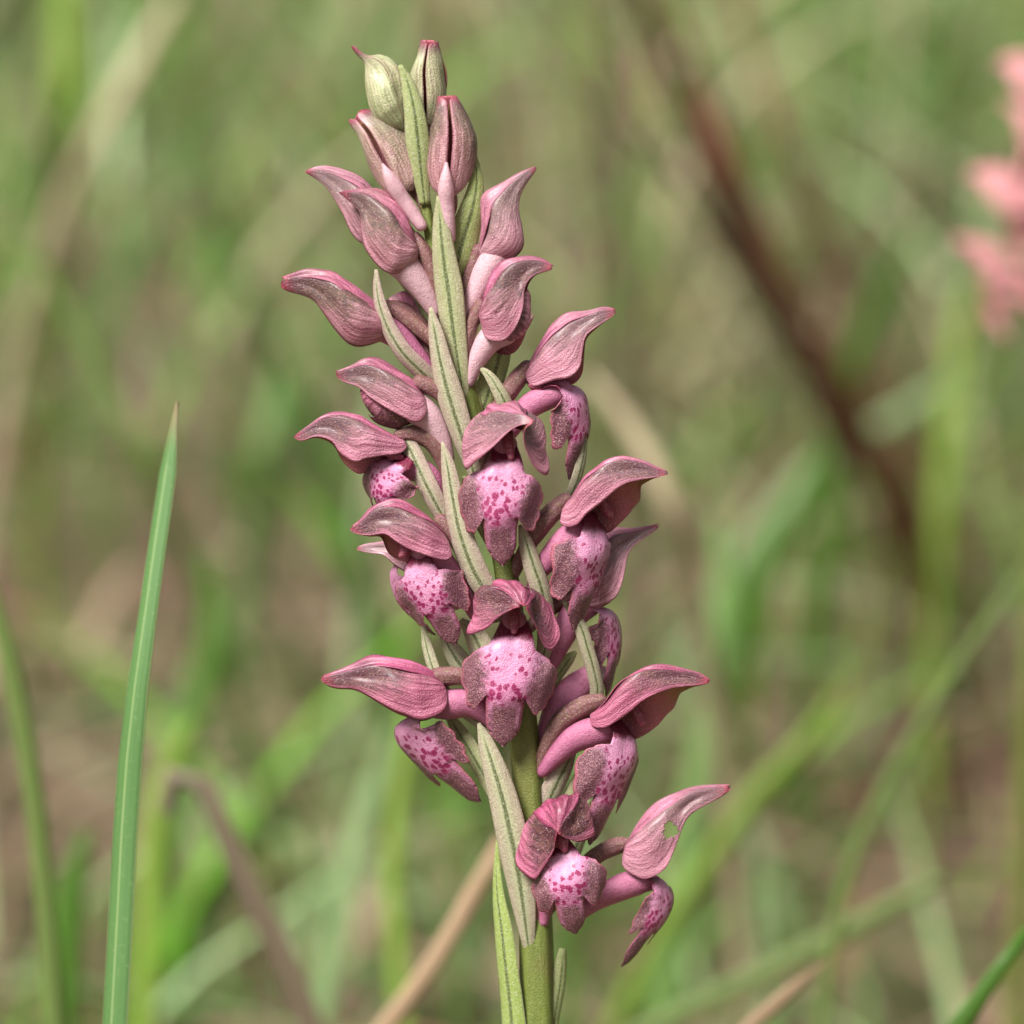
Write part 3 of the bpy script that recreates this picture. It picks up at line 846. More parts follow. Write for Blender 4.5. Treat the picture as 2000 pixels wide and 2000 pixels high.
# left, middle, lip turned half to the camera
f = flower([(950, 1180, 8, 10), (920, 1110, 20, 15), (890, 1050, 26, 17), (862, 1018, 26, 16)])
hood(f, *side([(872, 1052), (862, 1030), (842, 1008), (815, 993), (788, 980), (762, 977), (729, 990), (704, 1016), (684, 1030)],
              [(878, 1066), (880, 1084), (868, 1094), (829, 1086), (799, 1075), (772, 1058), (751, 1043), (722, 1046), (688, 1042)], 38, 62, 38, far=(-26, 14)), thm=108, color=(0, .2, .1, 0.6), seed=15)
column(f, [(795, 1060, 40, 12), (790, 1078, 46, 11), (785, 1084, 48, 7)])
lip(f, [(824, 1070, 44), (818, 1105, 58), (826, 1145, 64), (846, 1180, 58), (868, 1218, 44), (890, 1258, 26)], (0.86, -0.36, 0.3), 84, fold=1.05, seed=15, lobes=(.8, 1.05))
spur(f, [(830, 1075, 30, 30), (864, 1100, 24, 26), (900, 1150, 16, 18), (925, 1200, 10, 11)])
# a flower behind it on the left, only a beak and pale edge showing
f = flower([(970, 1200, -20, 9), (920, 1160, -40, 12), (860, 1120, -54, 14), (820, 1095, -58, 13)], label='flower mostly hidden behind its neighbour, pale beak showing')
hood(f, *side([(830, 1080), (800, 1062), (770, 1054), (740, 1058), (715, 1062), (696, 1068)],
              [(830, 1110), (800, 1118), (772, 1104), (750, 1084), (722, 1080), (697, 1076)], -60, -56, 24), color=(0, .05, .6, 1), seed=16)
lip(f, [(800, 1090, -60), (768, 1112, -58), (772, 1160, -60), (810, 1210, -62), (850, 1240, -60)], (0.3, -.1, 0.9), 50, fold=1.2, seed=16)
spur(f, [(800, 1100, -56, 20), (840, 1130, -50, 18), (890, 1180, -40, 12)], True)
# right, middle
f = flower([(998, 1130, 4, 11), (1030, 1066, 14, 16), (1066, 1014, 18, 19), (1104, 980, 18, 17)])
hood(f, *side([(1104, 990), (1112, 967), (1132, 937), (1154, 915), (1176, 898), (1208, 891), (1254, 899), (1284, 912), (1307, 922)],
              [(1100, 1004), (1098, 1020), (1112, 1028), (1132, 1024), (1148, 1008), (1176, 984), (1219, 949), (1250, 938), (1306, 928)], 34, 70, 34, far=(56, 14)), thm=108, color=(0, .15, .15, 0.7), seed=17)
column(f, [(1172, 972, 24, 9), (1184, 992, 30, 11), (1192, 1006, 34, 8)])
lip(f, [(1148, 1000, 26), (1164, 1035, 44), (1164, 1085, 54), (1152, 1130, 50), (1138, 1180, 38), (1120, 1230, 26)], (0.72, 0.1, -0.62), 84, fold=1.15, seed=17, lobes=(1.1, .9))
spur(f, [(1152, 1030, 10, 20), (1118, 1048, 22, 29), (1080, 1084, 18, 24), (1052, 1120, 12, 16), (1036, 1154, 8, 10)])
# right, behind it
f = flower([(1000, 1260, -30, 10), (1060, 1200, -46, 14), (1110, 1160, -54, 17), (1140, 1130, -54, 15)], label='flower behind, narrow upturned beak and bent spotted lip')
hood(f, *side([(1140, 1140), (1150, 1092), (1172, 1058), (1198, 1036), (1230, 1033), (1263, 1027), (1290, 1022)],
              [(1140, 1160), (1150, 1186), (1176, 1184), (1203, 1166), (1217, 1128), (1228, 1080), (1250, 1056), (1289, 1031)], -50, -34, 32), color=(0, .05, .3, 1), seed=18)
lip(f, [(1120, 1200, -54), (1160, 1186, -48), (1196, 1200, -44), (1204, 1250, -44), (1198, 1310, -50), (1183, 1360, -56)], (.5, 0, -0.85), 60, fold=1.2, seed=18)
spur(f, [(1150, 1180, -50, 26), (1122, 1200, -46, 28), (1100, 1240, -40, 25), (1078, 1290, -34, 17), (1062, 1330, -28, 11)])
# flower facing the camera, lower
f = flower([(1010, 1400, 10, 11), (1000, 1310, 26, 15), (1000, 1230, 40, 17), (1002, 1175, 44, 15)], label='flower facing forward with spread lip, the lower of two')
hood(f, [(996, 1152, 48), (985, 1138, 72), (994, 1136, 100), (1012, 1150, 128), (1022, 1184, 148)],
     [(985, 1180, 44), (950, 1190, 64), (932, 1218, 82), (932, 1238, 96), (958, 1228, 114), (988, 1202, 136), (1006, 1190, 146), (1017, 1188, 150)],
     [(1028, 1178, 44), (1062, 1180, 62), (1072, 1220, 80), (1070, 1266, 94), (1054, 1254, 112), (1040, 1214, 134), (1030, 1196, 146), (1026, 1189, 150)],
     thm=105, color=(0, .08, .05, 0.3), seed=19, split=.30)
column(f, [(1004, 1190, 64, 13), (1004, 1216, 80, 12), (1004, 1232, 90, 7)])
lip(f, [(1005, 1210, 64), (1002, 1250, 94), (996, 1300, 110), (990, 1350, 110), (984, 1400, 98), (982, 1457, 76)], (1, 0.03, 0), 110, fold=1.05, seed=19)
spur(f, [(1004, 1215, 54, 26), (992, 1270, 38, 24), (988, 1330, 28, 17), (992, 1380, 22, 11)])
# left, low, long beak, lip swept back
f = flower([(1000, 1400, 0, 12), (950, 1345, 14, 17), (905, 1322, 18, 17), (862, 1322, 18, 18), (835, 1326, 18, 14)])
hood(f, *side([(866, 1332), (840, 1309), (780, 1289), (730, 1282), (690, 1297), (650, 1312), (624, 1322)],
              [(874, 1352), (872, 1376), (858, 1392), (822, 1404), (790, 1394), (765, 1384), (718, 1358), (690, 1346), (655, 1344), (626, 1334)], 20, 26, 40, far=(0, 4)), thm=118, color=(0, .18, .05, 0.45), seed=20)
lip(f, [(840, 1372, 16), (812, 1396, 22), (798, 1426, 22), (824, 1465, 16), (876, 1515, 6), (938, 1566, -6)], (.62, -.40, .66), 90, fold=1.1, seed=20, lobes=(.8, .8))
spur(f, [(834, 1372, 8, 28), (870, 1376, 8, 30), (912, 1374, 6, 28), (950, 1396, 2, 20), (980, 1430, 0, 12)])
# right, low
f = flower([(1046, 1520, 6, 11), (1066, 1462, 14, 15), (1096, 1410, 18, 19), (1140, 1380, 18, 19), (1172, 1370, 16, 15)])
hood(f, *side([(1158, 1392), (1166, 1382), (1186, 1354), (1212, 1326), (1238, 1310), (1276, 1300), (1328, 1305), (1364, 1314), (1389, 1330)],
              [(1154, 1402), (1156, 1416), (1170, 1422), (1192, 1420), (1225, 1397), (1263, 1369), (1302, 1349), (1330, 1342), (1388, 1336)], 34, 64, 32, far=(48, 22)), thm=108, color=(0, .12, .05, 0.35), seed=21)
column(f, [(1238, 1384, 26, 9), (1248, 1400, 32, 11), (1254, 1412, 36, 8)])
lip(f, [(1200, 1404, 24), (1222, 1440, 44), (1218, 1488, 52), (1200, 1535, 46), (1176, 1590, 34), (1152, 1650, 20)], (0.74, 0.12, -0.62), 82, fold=1.2, seed=21, lobes=(1.1, .8))
spur(f, [(1206, 1430, 10, 20), (1164, 1430, 24, 30), (1122, 1444, 24, 27), (1086, 1476, 20, 20), (1060, 1506, 16, 13)])
# pale flower behind, its tube runs up to the right
f = flower([(1050, 1480, -30, 10), (1070, 1420, -44, 16), (1108, 1360, -50, 18), (1140, 1325, -52, 14)], label='pale pink flower tucked behind the spike')
hood(f, *side([(1130, 1330), (1140, 1310), (1156, 1300), (1176, 1300), (1196, 1306)], [(1130, 1350), (1140, 1366), (1160, 1362), (1180, 1336), (1196, 1316)], -90, -110, 24), color=(0, 0, .7, 1), seed=22)
spur(f, [(1150, 1325, -44, 26), (1120, 1350, -38, 32), (1092, 1390, -30, 32), (1070, 1440, -22, 24), (1056, 1480, -14, 14)])
# bottom, facing forward, crumpled hood
f = flower([(1046, 1800, 20, 12), (1050, 1730, 34, 16), (1064, 1660, 44, 18), (1076, 1610, 46, 16)], label='lowest flower, wrinkled crimson hood and broad lip')
hood(f, [(1085, 1588, 44), (1080, 1562, 62), (1090, 1556, 88), (1096, 1578, 116), (1088, 1626, 138)],
     [(1046, 1600, 42), (1024, 1640, 60), (1028, 1682, 78), (1052, 1708, 94), (1068, 1688, 112), (1082, 1660, 126), (1084, 1636, 136), (1085, 1630, 140)],
     [(1106, 1606, 44), (1128, 1592, 62), (1142, 1612, 80), (1148, 1638, 94), (1130, 1646, 112), (1108, 1640, 126), (1096, 1632, 136), (1090, 1629, 140)],
     thm=105, color=(0, .7, 0, 0.4), seed=23, split=.32)
column(f, [(1090, 1625, 76, 15), (1097, 1645, 92, 14), (1102, 1658, 100, 8)])
lip(f, [(1088, 1640, 74), (1100, 1680, 104), (1108, 1725, 118), (1112, 1760, 112), (1118, 1795, 96), (1124, 1824, 78)], (1, -0.30, 0.1), 84, fold=0.95, seed=23, lobes=(1.0, .95))
spur(f, [(1090, 1650, 60, 26), (1080, 1700, 44, 24), (1068, 1760, 34, 16), (1062, 1800, 28, 10)])
# bottom right, torn hood, long beak
f = flower([(1052, 1800, 6, 11), (1110, 1730, 10, 14), (1160, 1675, 8, 16), (1205, 1652, 6, 16), (1228, 1650, 6, 12)], label='flower with a torn hood and long straight beak')
hood(f, *side([(1222, 1648), (1244, 1610), (1276, 1578), (1315, 1552), (1354, 1539), (1395, 1533), (1428, 1531)],
              [(1216, 1668), (1216, 1690), (1236, 1708), (1263, 1716), (1298, 1698), (1314, 1668), (1324, 1640), (1337, 1606), (1356, 1584), (1400, 1560), (1429, 1544)], 8, 10, 36), thm=125, color=(0, .05, .3, 0.7), seed=24,
     tear=(1310, 1622, 15, 17), nu=110)
lip(f, [(1248, 1712, 6), (1284, 1718, 14), (1298, 1752, 14), (1284, 1796, 6), (1250, 1842, -4), (1214, 1888, -14)], (.72, .2, -.62), 54, fold=1.3, seed=24, lobes=(.7, .9), claw=1.3, mid=.8)
spur(f, [(1278, 1724, -6, 15), (1250, 1722, 0, 25), (1206, 1736, 2, 26), (1160, 1762, 6, 19), (1120, 1796, 10, 11)])


# --- basal leaves, below the frame
def basal_leaf(az, length, width, seed):
    n, nv = 26, 9
    s = np.linspace(0, 1, n)
    a = np.linspace(-1, 1, nv)
    d = np.array([math.cos(az), math.sin(az)])
    rr = 0.003 + length * (s - 0.25 * s ** 3)
    zz = 0.002 + length * (0.9 * s - 1.05 * s ** 2) + 0.004
    w = width * 0.5 * np.sin(np.pi * np.clip(s * 0.93 + 0.07, 0, 1)) ** 0.6
    V = np.zeros((n, nv, 3))
    V[..., 0] = rr[:, None] * d[0] - w[:, None] * a * d[1]
    V[..., 1] = rr[:, None] * d[1] + w[:, None] * a * d[0]
    V[..., 2] = np.maximum(zz[:, None], 0.004) + 0.35 * w[:, None] * a ** 2
    UV = np.stack(np.broadcast_arrays(s[:, None], (a * .5 + .5)[None]), -1).reshape(-1, 2)
    mesh_obj('leaf', V.reshape(-1, 3), grid_faces(n, nv), M_BR, UV, orchid, None, solid=0.0003, color=(1, 0, 0, 1))


for k, az in enumerate((0.5, 1.9, 3.4, 4.6, 5.6)):
    basal_leaf(az, 0.08 + 0.012 * (k % 3), 0.013, k)


# ------------------------------------------------------------------ other orchid, behind at the right
def copy_tree(o, parent=None):
    c = o.copy()
    sc.collection.objects.link(c)
    c.parent = parent
    for ch in o.children:
        copy_tree(ch, c)
    return c


kids = [o for o in orchid.children]
o2 = copy_tree(orchid)
p2 = ray(2035, 560, 0.53)
o2.location = (p2[0], p2[1], gz(p2[0], p2[1]))
o2.rotation_euler = (0, 0, math.radians(180))
o2.scale = (1.0, 1.0, 1.0)
M_SAL = mat_tube('salmon_pink_skin', lin(246, 190, 192), lin(236, 156, 164), lin(220, 132, 144), trans=0.35)
for o in o2.children_recursive:                              # this plant flowers in a warmer pink
    if o.name.split('.')[0] in ('sepal', 'hood', 'lip', 'spur', 'flower'):
        for sl_ in o.material_slots:
            sl_.link = 'OBJECT'
            sl_.material = M_SAL
tag(o2, 'blurred salmon pink orchid standing among the grass behind the sharp one', 'orchid', 'wild orchids')


# ------------------------------------------------------------------ single grass blades and stalks that can be told apart
def world_strap(name, pts, mat, label, cat, group=None, fold=0.35, roll=0.0, nv=7, n=40, thick=0.00025):
    """pts: world (x, y, z, width m) from tip to root"""
    C = curve(pts, n)
    P, w = C[:, :3], C[:, 3] * .5
    T = unit(np.gradient(P, axis=0))
    nr = np.array([math.sin(roll), -math.cos(roll), 0.12])
    L = unit(np.cross(T, nr))
    Nn = unit(np.cross(L, T))
    if np.mean(Nn @ nr) < 0:
        Nn = -Nn
    a = np.linspace(-1, 1, nv)
    V = P[:, None] + (w[:, None] * a)[..., None] * L[:, None] - (fold * w[:, None] * np.abs(a))[..., None] * Nn[:, None]
    UV = np.stack(np.broadcast_arrays(np.linspace(0, 1, n)[:, None], (a * .5 + .5)[None]), -1).reshape(-1, 2)
    org = P[-1]
    o = mesh_obj(name, V.reshape(-1, 3), grid_faces(n, nv), mat, UV, None, org, solid=thick)
    o.location = org
    return tag(o, label, cat, group)


def world_stalk(name, pts, mat, label, cat, group=None, n=40, seg=10, seed=0):
    C = curve(pts, n)
    P, w = C[:, :3], C[:, 3] * .5
    T = unit(np.gradient(P, axis=0))
    A = unit(np.cross(T, [0.2, 1, 0.1]))
    B = np.cross(T, A)
    ph = np.linspace(0, 2 * np.pi, seg + 1)
    rr = w[:, None] * (1 + 0.10 * np.cos(3 * ph[None]) + 0.08 * noise1(np.linspace(0, 3, n), seed)[:, None])
    V = P[:, None] + rr[..., None] * (A[:, None] * np.cos(ph)[None, :, None] + B[:, None] * np.sin(ph)[None, :, None])
    UV = np.stack(np.broadcast_arrays(np.linspace(0, 1, n)[:, None], (ph / 6.2832)[None]), -1).reshape(-1, 2)
    org = P[-1]
    o = mesh_obj(name, V.reshape(-1, 3), grid_faces(n, seg + 1), mat, UV, None, org)
    o.location = org
    return tag(o, label, cat, group)


def path(pts, root=None):
    """photo points (x, y, distance m, apparent width) down to the soil"""
    out = [np.append(ray(x, y, d), w * S0 * d / D0) for x, y, d, w in pts]
    last, prev = out[-1], out[-2]
    dv = last[:3] - prev[:3]
    dv = dv / max(1e-6, -dv[2]) if dv[2] < 0 else np.array([0, 0, -1.0])
    h = dv[:2] * (last[2] + 0.02) * 0.45
    hm = np.linalg.norm(h)
    if hm > 0.12:
        h = h * 0.12 / hm
    x, y = last[0] + h[0], last[1] + h[1]
    if root is not None:
        x, y = root
    g = gz(x, y) - 0.003
    seg = max(np.linalg.norm(out[-1][:3] - out[-2][:3]), 0.004)
    ln = math.dist(last[:3], (x, y, g))
    m = max(2, int(ln / seg))
    ctl = last[:3] + unit(last[:3] - prev[:3]) * ln * 0.4
    end = np.array([x, y, g])
    for q in range(1, m + 1):
        f = q / m
        p = (1 - f) ** 2 * last[:3] + 2 * f * (1 - f) * ctl + f * f * end
        out.append(np.append(p, last[3] * (1 - 0.25 * f)))
    return out


G_BLUE = mat_blade('bluish_green_blade', lin(108, 148, 88), lin(78, 118, 58), lin(170, 186, 128), rough=0.55, wither=0.6)
G_TEAL = mat_blade('teal_green_blade', lin(130, 164, 96), lin(100, 138, 66), lin(160, 180, 120))
G_DEEP = mat_blade('deep_green_blade', lin(88, 132, 44), lin(64, 104, 26), lin(128, 160, 80))
G_LIME = mat_blade('lime_green_blade', lin(142, 170, 70), lin(112, 146, 44), lin(176, 196, 110))
G_SAGE = mat_blade('sage_green_blade', lin(140, 164, 112), lin(108, 136, 82), lin(170, 184, 140))
G_OLIV = mat_blade('olive_green_blade', lin(112, 134, 70), lin(92, 112, 52), lin(150, 160, 100))
D_TAN = mat_blade('dry_tan_blade', lin(196, 168, 136), lin(166, 134, 104), lin(214, 192, 160), 0.55)
D_PALE = mat_blade('dry_pale_blade', lin(206, 190, 158), lin(180, 160, 128), lin(224, 212, 184), 0.55)
D_BRN = mat_blade('dry_brown_stalk', lin(128, 92, 74), lin(92, 62, 52), lin(160, 118, 92), 0.6, 0.0)
D_DARK = mat_blade('dark_grey_stalk', lin(104, 92, 72), lin(72, 60, 48), lin(132, 116, 92), 0.6, 0.0)
D_RUSTS = mat_blade('rusty_stem', lin(150, 88, 66), lin(112, 62, 50), lin(180, 116, 88), 0.6, 0.0)
D_RUST = mat_blade('rusty_dry_blade', lin(196, 128, 92), lin(160, 100, 74), lin(214, 160, 120), 0.55)

world_strap('grass_blade', path([(345, 783, .292, 3), (338, 815, .292, 21), (331, 870, .292, 34), (320, 940, .291, 41), (305, 1040, .290, 43), (287, 1170, .289, 44), (268, 1300, .288, 46),
                                 (256, 1400, .288, 55), (244, 1520, .288, 58), (234, 1680, .288, 58), (226, 1840, .288, 59), (216, 2010, .288, 59)]),
            G_BLUE, 'tall sharp bluish green grass blade with a pale withered tip', 'grass blade', fold=0.45, roll=-0.5)
BL = [
    ([(-40, 1080, .36, 20), (10, 1250, .36, 50), (60, 1500, .36, 56), (90, 1750, .36, 58), (110, 2020, .36, 58)], G_OLIV, 'blurred olive blade beside the sharp grass blade', .3),
    ([(2010, 1815, .33, 30), (1950, 1900, .33, 46), (1880, 2000, .33, 56), (1800, 2110, .33, 56)], G_DEEP, 'broad deep green blade slanting in front of the dark litter', .1),
    ([(2020, 1090, .43, 24), (1900, 1260, .43, 34), (1800, 1420, .43, 38), (1710, 1580, .43, 40), (1650, 1740, .43, 40), (1620, 1900, .43, 40), (1600, 2050, .43, 40)], G_OLIV, 'long slanting green blade crossing over a flat lying blade', .2),
    ([(1880, 1700, .45, 12), (1760, 1760, .45, 48), (1600, 1850, .45, 60), (1420, 1940, .45, 62), (1280, 2010, .45, 62), (1120, 2110, .45, 62)], G_OLIV, 'flat olive green blade lying low under a longer slanting blade', .0),
    ([(1618, 1874, .345, 10), (1570, 1915, .345, 34), (1510, 1965, .345, 40), (1440, 2030, .345, 40)], D_TAN, 'pale tan blade tip poking up below the flat lying blade', .0),
    ([(985, 1640, .37, 40), (930, 1740, .37, 50), (850, 1880, .37, 54), (760, 2000, .37, 56), (700, 2080, .37, 56)], D_TAN, 'dry tan straw leaning behind the orchid stem', .2),
    ([(1150, 730, .55, 10), (1200, 790, .55, 34), (1260, 880, .55, 48), (1310, 990, .55, 56), (1350, 1120, .56, 58), (1380, 1280, .57, 58)], D_PALE, 'pale dry blade arching down behind the orchid lips', .1),
    ([(1620, 860, .66, 20), (1575, 970, .66, 60), (1530, 1060, .66, 80), (1470, 1180, .66, 80), (1420, 1330, .66, 70)], G_DEEP, 'broad dark green leaf crossed by the pale arching dry blade', .4),
    ([(1400, 1000, .60, 20), (1420, 1150, .60, 66), (1400, 1330, .60, 80), (1370, 1500, .60, 80)], G_TEAL, 'soft broad green leaf behind the torn flower', .2),
    ([(1680, 1300, .54, 14), (1580, 1450, .54, 56), (1470, 1570, .54, 64), (1380, 1700, .54, 64)], G_LIME, 'yellowish green blade slanting behind the torn flower', .5),
    ([(130, -60, .85, 60), (135, 60, .85, 74), (130, 180, .85, 78), (120, 300, .86, 70), (105, 420, .88, 60)], G_LIME, 'upright lime green blade far back in the meadow', .2),
    ([(340, -10, .75, 36), (270, 120, .75, 44), (190, 260, .75, 46), (120, 400, .76, 46), (70, 560, .77, 46)], D_PALE, 'pale dry stalk leaning across a lime green blade', .0),
    ([(30, 440, .62, 14), (90, 540, .62, 40), (150, 640, .62, 46), (200, 740, .62, 46), (280, 900, .62, 46), (360, 1080, .63, 46)], G_OLIV, 'arching olive blade behind the tip of the sharp blade', .3),
    ([(400, 1080, .62, 20), (420, 1200, .62, 60), (400, 1340, .62, 76), (360, 1480, .62, 70)], G_DEEP, 'broad green leaf standing between sharp blade and orchid', .2),
    ([(380, 1400, .50, 16), (330, 1500, .50, 60), (300, 1640, .50, 60), (290, 1820, .50, 60)], G_LIME, 'lime green blade close behind the sharp grass blade', .1),
    ([(800, 1380, .50, 24), (785, 1520, .50, 40), (765, 1680, .50, 46), (775, 1850, .50, 46)], G_LIME, 'upright bright green blade behind the dry tan straw', .0),
    ([(760, 1420, .52, 16), (720, 1560, .52, 60), (680, 1700, .52, 66), (650, 1850, .52, 66)], G_SAGE, 'dull sage blade beside the upright bright green one', -.3),
    ([(1890, 720, .80, 14), (1780, 800, .80, 50), (1680, 860, .80, 60), (1590, 920, .80, 60), (1520, 1000, .80, 60)], G_SAGE, 'grey green blade lying across the dark leaves at the back', .0),
    ([(1800, 440, .80, 30), (1740, 540, .80, 70), (1690, 660, .80, 76), (1660, 800, .80, 70)], G_DEEP, 'dark green leaf under the blurred orchid', .6),
    ([(1900, 540, .80, 20), (1880, 640, .80, 50), (1860, 760, .80, 50), (1850, 880, .80, 50)], G_LIME, 'yellow green blade below the blurred orchid', .1),
    ([(170, 1620, .46, 30), (140, 1750, .46, 80), (130, 1880, .46, 80)], G_DEEP, 'short deep green leaf beside the olive blade', .3),
    ([(560, 640, .85, 20), (550, 760, .85, 60), (520, 880, .85, 66), (500, 1000, .86, 66)], G_TEAL, 'broad mid green leaf far behind the long beaked hoods', .2),
    ([(1290, 240, .95, 40), (1240, 340, .95, 50), (1220, 520, .95, 56), (1210, 700, .96, 56)], G_OLIV, 'dark olive upright blade behind the brown stalk', .1),
]
for pts, mt, lab, roll in BL:
    pts = [(a, b, c, w * 0.72) for a, b, c, w in pts]
    world_strap('grass_blade', path(pts), mt, lab, 'grass blade', 'blurred single blades', fold=0.3, roll=roll)
SK = [
    ([(1140, -40, .66, 9), (1210, 120, .67, 10), (1300, 300, .68, 11), (1400, 470, .70, 12), (1500, 620, .72, 13), (1600, 790, .76, 14)], D_BRN, 'fine brown twig sloping between the thin arching stem and the thick stalk'),
    ([(1350, 180, .80, 12), (1420, 320, .80, 14), (1470, 480, .81, 16), (1560, 620, .82, 18), (1700, 760, .84, 18)], D_RUSTS, 'slim rust brown twig with a kink next to the thick stalk'),
    ([(1600, 600, .76, 12), (1650, 740, .77, 16), (1720, 880, .79, 20), (1800, 1000, .82, 22)], D_BRN, 'short red brown twig at the foot of the stalk cluster'),
    ([(1300, -40, .74, 18), (1370, 150, .75, 20), (1450, 350, .76, 22), (1540, 560, .78, 24), (1620, 740, .80, 26), (1700, 900, .84, 28)], D_BRN, 'thin red brown twig running beside the thick brown stalk'),
    ([(1470, 420, .70, 16), (1530, 560, .71, 24), (1610, 720, .73, 30), (1690, 860, .76, 32), (1760, 1000, .80, 34)], D_RUSTS, 'rust coloured withered stem crossing the foot of the brown stalk'),
    ([(1190, -40, .80, 26), (1185, 150, .80, 30), (1200, 380, .81, 32), (1215, 620, .82, 34)], D_DARK, 'upright grey brown dead stem standing behind the thin arching stem'),
    ([(1230, -60, .66, 44), (1290, 100, .67, 46), (1360, 270, .69, 48), (1440, 440, .71, 52), (1540, 640, .74, 56), (1640, 820, .78, 60), (1740, 960, .84, 62)], D_BRN, 'thick dark brown dry stalk leaning across the meadow'),
    ([(1420, -40, .78, 30), (1470, 100, .79, 34), (1530, 270, .80, 36), (1600, 450, .82, 38), (1680, 640, .84, 40)], D_TAN, 'tan dry stalk parallel to the thick brown one'),
    ([(985, -30, .60, 12), (1060, 80, .60, 13), (1150, 190, .60, 14), (1260, 290, .61, 14), (1380, 420, .62, 15), (1480, 560, .63, 16), (1560, 720, .64, 16)], D_DARK, 'thin dark stem arching down to the thick brown stalk'),
    ([(322, 1590, .40, 30), (330, 1525, .40, 40), (366, 1500, .40, 42), (412, 1560, .40, 40), (460, 1680, .40, 44), (520, 1800, .40, 48), (580, 1930, .40, 50), (610, 2010, .40, 50)], D_DARK, 'dark dead stalk with a bent tip beside the sharp blade'),
]
for k, (pts, mt, lab) in enumerate(SK):
    world_stalk('dry_stalk', path(pts), mt, lab, 'stalk', 'dry stalks', seed=k)


# ------------------------------------------------------------------ meadow grass nobody could count
def meadow(name, n, xr, yr, hr, wr, palette, lean, label, seed, keep=None, flat=False):
    r = np.random.default_rng(seed)
    x = r.uniform(*xr, n)
    y = r.uniform(*yr, n)
    k = np.ones(n, bool) if keep is None else keep(x, y, r)
    if not flat:                                        # the turf has bare gaps
        k &= np.sin(x * 23 + 1.9 * np.sin(y * 14)) * np.sin(y * 19 + 1.4 * np.sin(x * 16)) < r.uniform(.15, 1.0, n)
        k &= ~((((x + .115) / .075) ** 2 + ((y - .60) / .19) ** 2 < 1) & (r.uniform(0, 1, n) < .85))
        k &= ~((((x - .085) / .06) ** 2 + ((y - .42) / .13) ** 2 < 1) & (r.uniform(0, 1, n) < .75))
    x, y = x[k], y[k]
    m = len(x)
    h = r.uniform(*hr, m) * r.uniform(.6, 1, m)
    w = r.uniform(*wr, m)
    az = r.uniform(0, 6.2832, m)
    ln = np.abs(r.normal(lean, lean * .5, m))
    turn = r.uniform(0, 6.2832, m)
    S = 6
    t = np.linspace(0, 1, S)
    V = np.zeros((m, S, 2, 3))
    gzv = 0.012 * np.sin(x * 5.1 + 1) * np.cos(y * 4.3) * np.exp(-(np.abs(x) + np.abs(y)) / 12) - 0.012 * math.sin(1) - 0.006
    bend = ln[:, None] * h[:, None] * t ** 1.8
    zz = h[:, None] * (t - 0.35 * np.minimum(ln, 1.3)[:, None] * t ** 2.2)
    if flat:
        zz = h[:, None] * 0.06 * np.sin(np.pi * t) + r.uniform(0.002, 0.03, m)[:, None]
        bend = h[:, None] * t
    ww = w[:, None] * np.array([.7, 1, 1, .85, .55, .06])[None] * .5
    for j, sg in enumerate((-1, 1)):
        V[:, :, j, 0] = x[:, None] + np.cos(az)[:, None] * bend + sg * ww * np.cos(turn)[:, None]
        V[:, :, j, 1] = y[:, None] + np.sin(az)[:, None] * bend + sg * ww * np.sin(turn)[:, None]
        V[:, :, j, 2] = gzv[:, None] + zz
    idx = np.arange(m * S * 2).reshape(m, S, 2)
    Fc = np.stack([idx[:, :-1, 0], idx[:, :-1, 1], idx[:, 1:, 1], idx[:, 1:, 0]], -1).reshape(-1, 4)
    bare = np.sin(x * 17 + 2.1 * np.sin(y * 9)) * np.sin(y * 13 + 1.7 * np.sin(x * 11) + 1)
    pn = np.sin(x * 9 + np.sin(y * 7) * 1.5) * np.cos(y * 6 + 1.3 * np.sin(x * 5)) * .5 + .5
    pn = np.clip((pn - .5) * 1.9 + .5, 0, 1)
    pal = np.array([p[0][:3] for p in palette])
    wt = np.array([[p[1] * (1 - q) + p[2] * q for p in palette] for q in pn])
    cum = np.cumsum(wt / wt.sum(1, keepdims=True), 1)
    ci = (r.uniform(0, 1, m)[:, None] > cum).sum(1)
    col = pal[ci] * (r.uniform(.55, 1.25, m) * (1 + .28 * bare))[:, None]
    me = bpy.data.meshes.new(name)
    me.vertices.add(m * S * 2)
    me.vertices.foreach_set('co', V.ravel())
    me.loops.add(len(Fc) * 4)
    me.loops.foreach_set('vertex_index', Fc.ravel())
    me.polygons.add(len(Fc))
    me.polygons.foreach_set('loop_start', np.arange(len(Fc)) * 4)
    me.polygons.foreach_set('use_smooth', np.ones(len(Fc), bool))
    me.update()
    me.validate()
    at = me.attributes.new('tint', 'FLOAT_COLOR', 'POINT')
    c4 = np.ones((m, S, 2, 4))
    c4[..., :3] = col[:, None, None]
    at.data.foreach_set('color', c4.ravel())
    me.materials.append(M_GRASS)
    o = bpy.data.objects.new(name, me)
    sc.collection.objects.link(o)
    return tag(o, label, 'grass', kind='stuff')


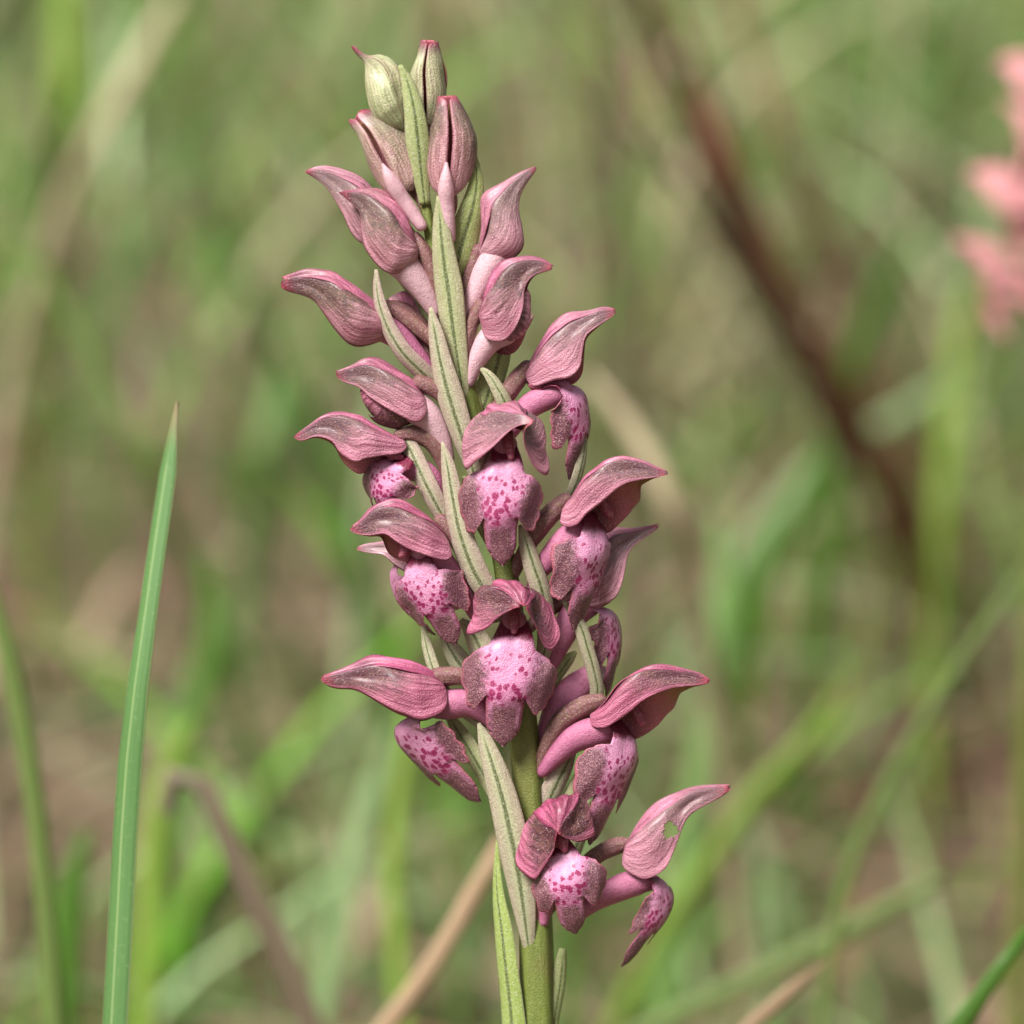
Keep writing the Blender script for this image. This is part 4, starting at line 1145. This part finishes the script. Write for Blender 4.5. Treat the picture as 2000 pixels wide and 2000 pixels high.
M_GRASS = mat_attr('meadow_blade')
GREEN = [(lin(104, 158, 54), 3.4, 1.5), (lin(64, 118, 30), 3, 1.2), (lin(156, 186, 128), 2, 1.4), (lin(124, 146, 76), 2, 1.6), (lin(190, 174, 142), .6, 2.4), (lin(162, 132, 116), .4, 2.0)]
DRY = [(lin(196, 170, 144), 2, 2), (lin(172, 138, 122), 2.4, 2.4), (lin(120, 88, 74), 1.8, 1.8), (lin(206, 190, 160), 1, 1), (lin(176, 128, 110), 1, 1)]


def clear(x, y, r):
    """nothing grows between the lens and the orchid, and the turf thins out around it"""
    dx, dy = x - BASE[0], y - BASE[1]
    lane = (np.abs(x) < 0.05 + 0.16 * np.clip(y + 0.3, 0, 9)) & (y < 0.09)
    return ~((dx ** 2 + dy ** 2 < 0.05 ** 2) | lane)


meadow('meadow_grass', 11000, (-.75, .75), (-.2, 1.3), (.04, .12), (.0016, .0038), GREEN, .75, 'short green and straw coloured grass around the orchid', 1, clear)
meadow('meadow_grass', 12000, (-1.5, 1.5), (1.25, 3.2), (.05, .16), (.002, .005), GREEN, .8, 'green and straw meadow grass further back', 2)
meadow('meadow_grass', 16000, (-7, 7), (-5, 11), (.06, .18), (.006, .014), GREEN, .7, 'distant meadow grass all around', 3,
       lambda x, y, r: (np.abs(x) > .8) & ((np.abs(x) > 1.6) | (y < -.2) | (y > 3.2)) | (y > 3.2) | (y < -.9))
TALL = [(lin(110, 166, 50), 3.4, 2), (lin(56, 108, 26), 3, 2), (lin(172, 198, 146), 2.4, 1.8), (lin(142, 164, 84), 2, 1.5), (lin(206, 190, 160), .8, 1.8), (lin(172, 138, 122), .5, 1.8), (lin(104, 76, 64), .6, 1.2)]
meadow('tall_grass', 2200, (-.7, .7), (.36, 1.9), (.08, .21), (.0025, .0055), TALL, .7, 'taller loose grass blades mixed green and withered behind the orchid', 9)
meadow('dry_litter', 8000, (-.8, .8), (-.3, 1.6), (.03, .12), (.0016, .0045), DRY, .5, 'dead straw and leaf litter lying on the soil', 4, flat=True)
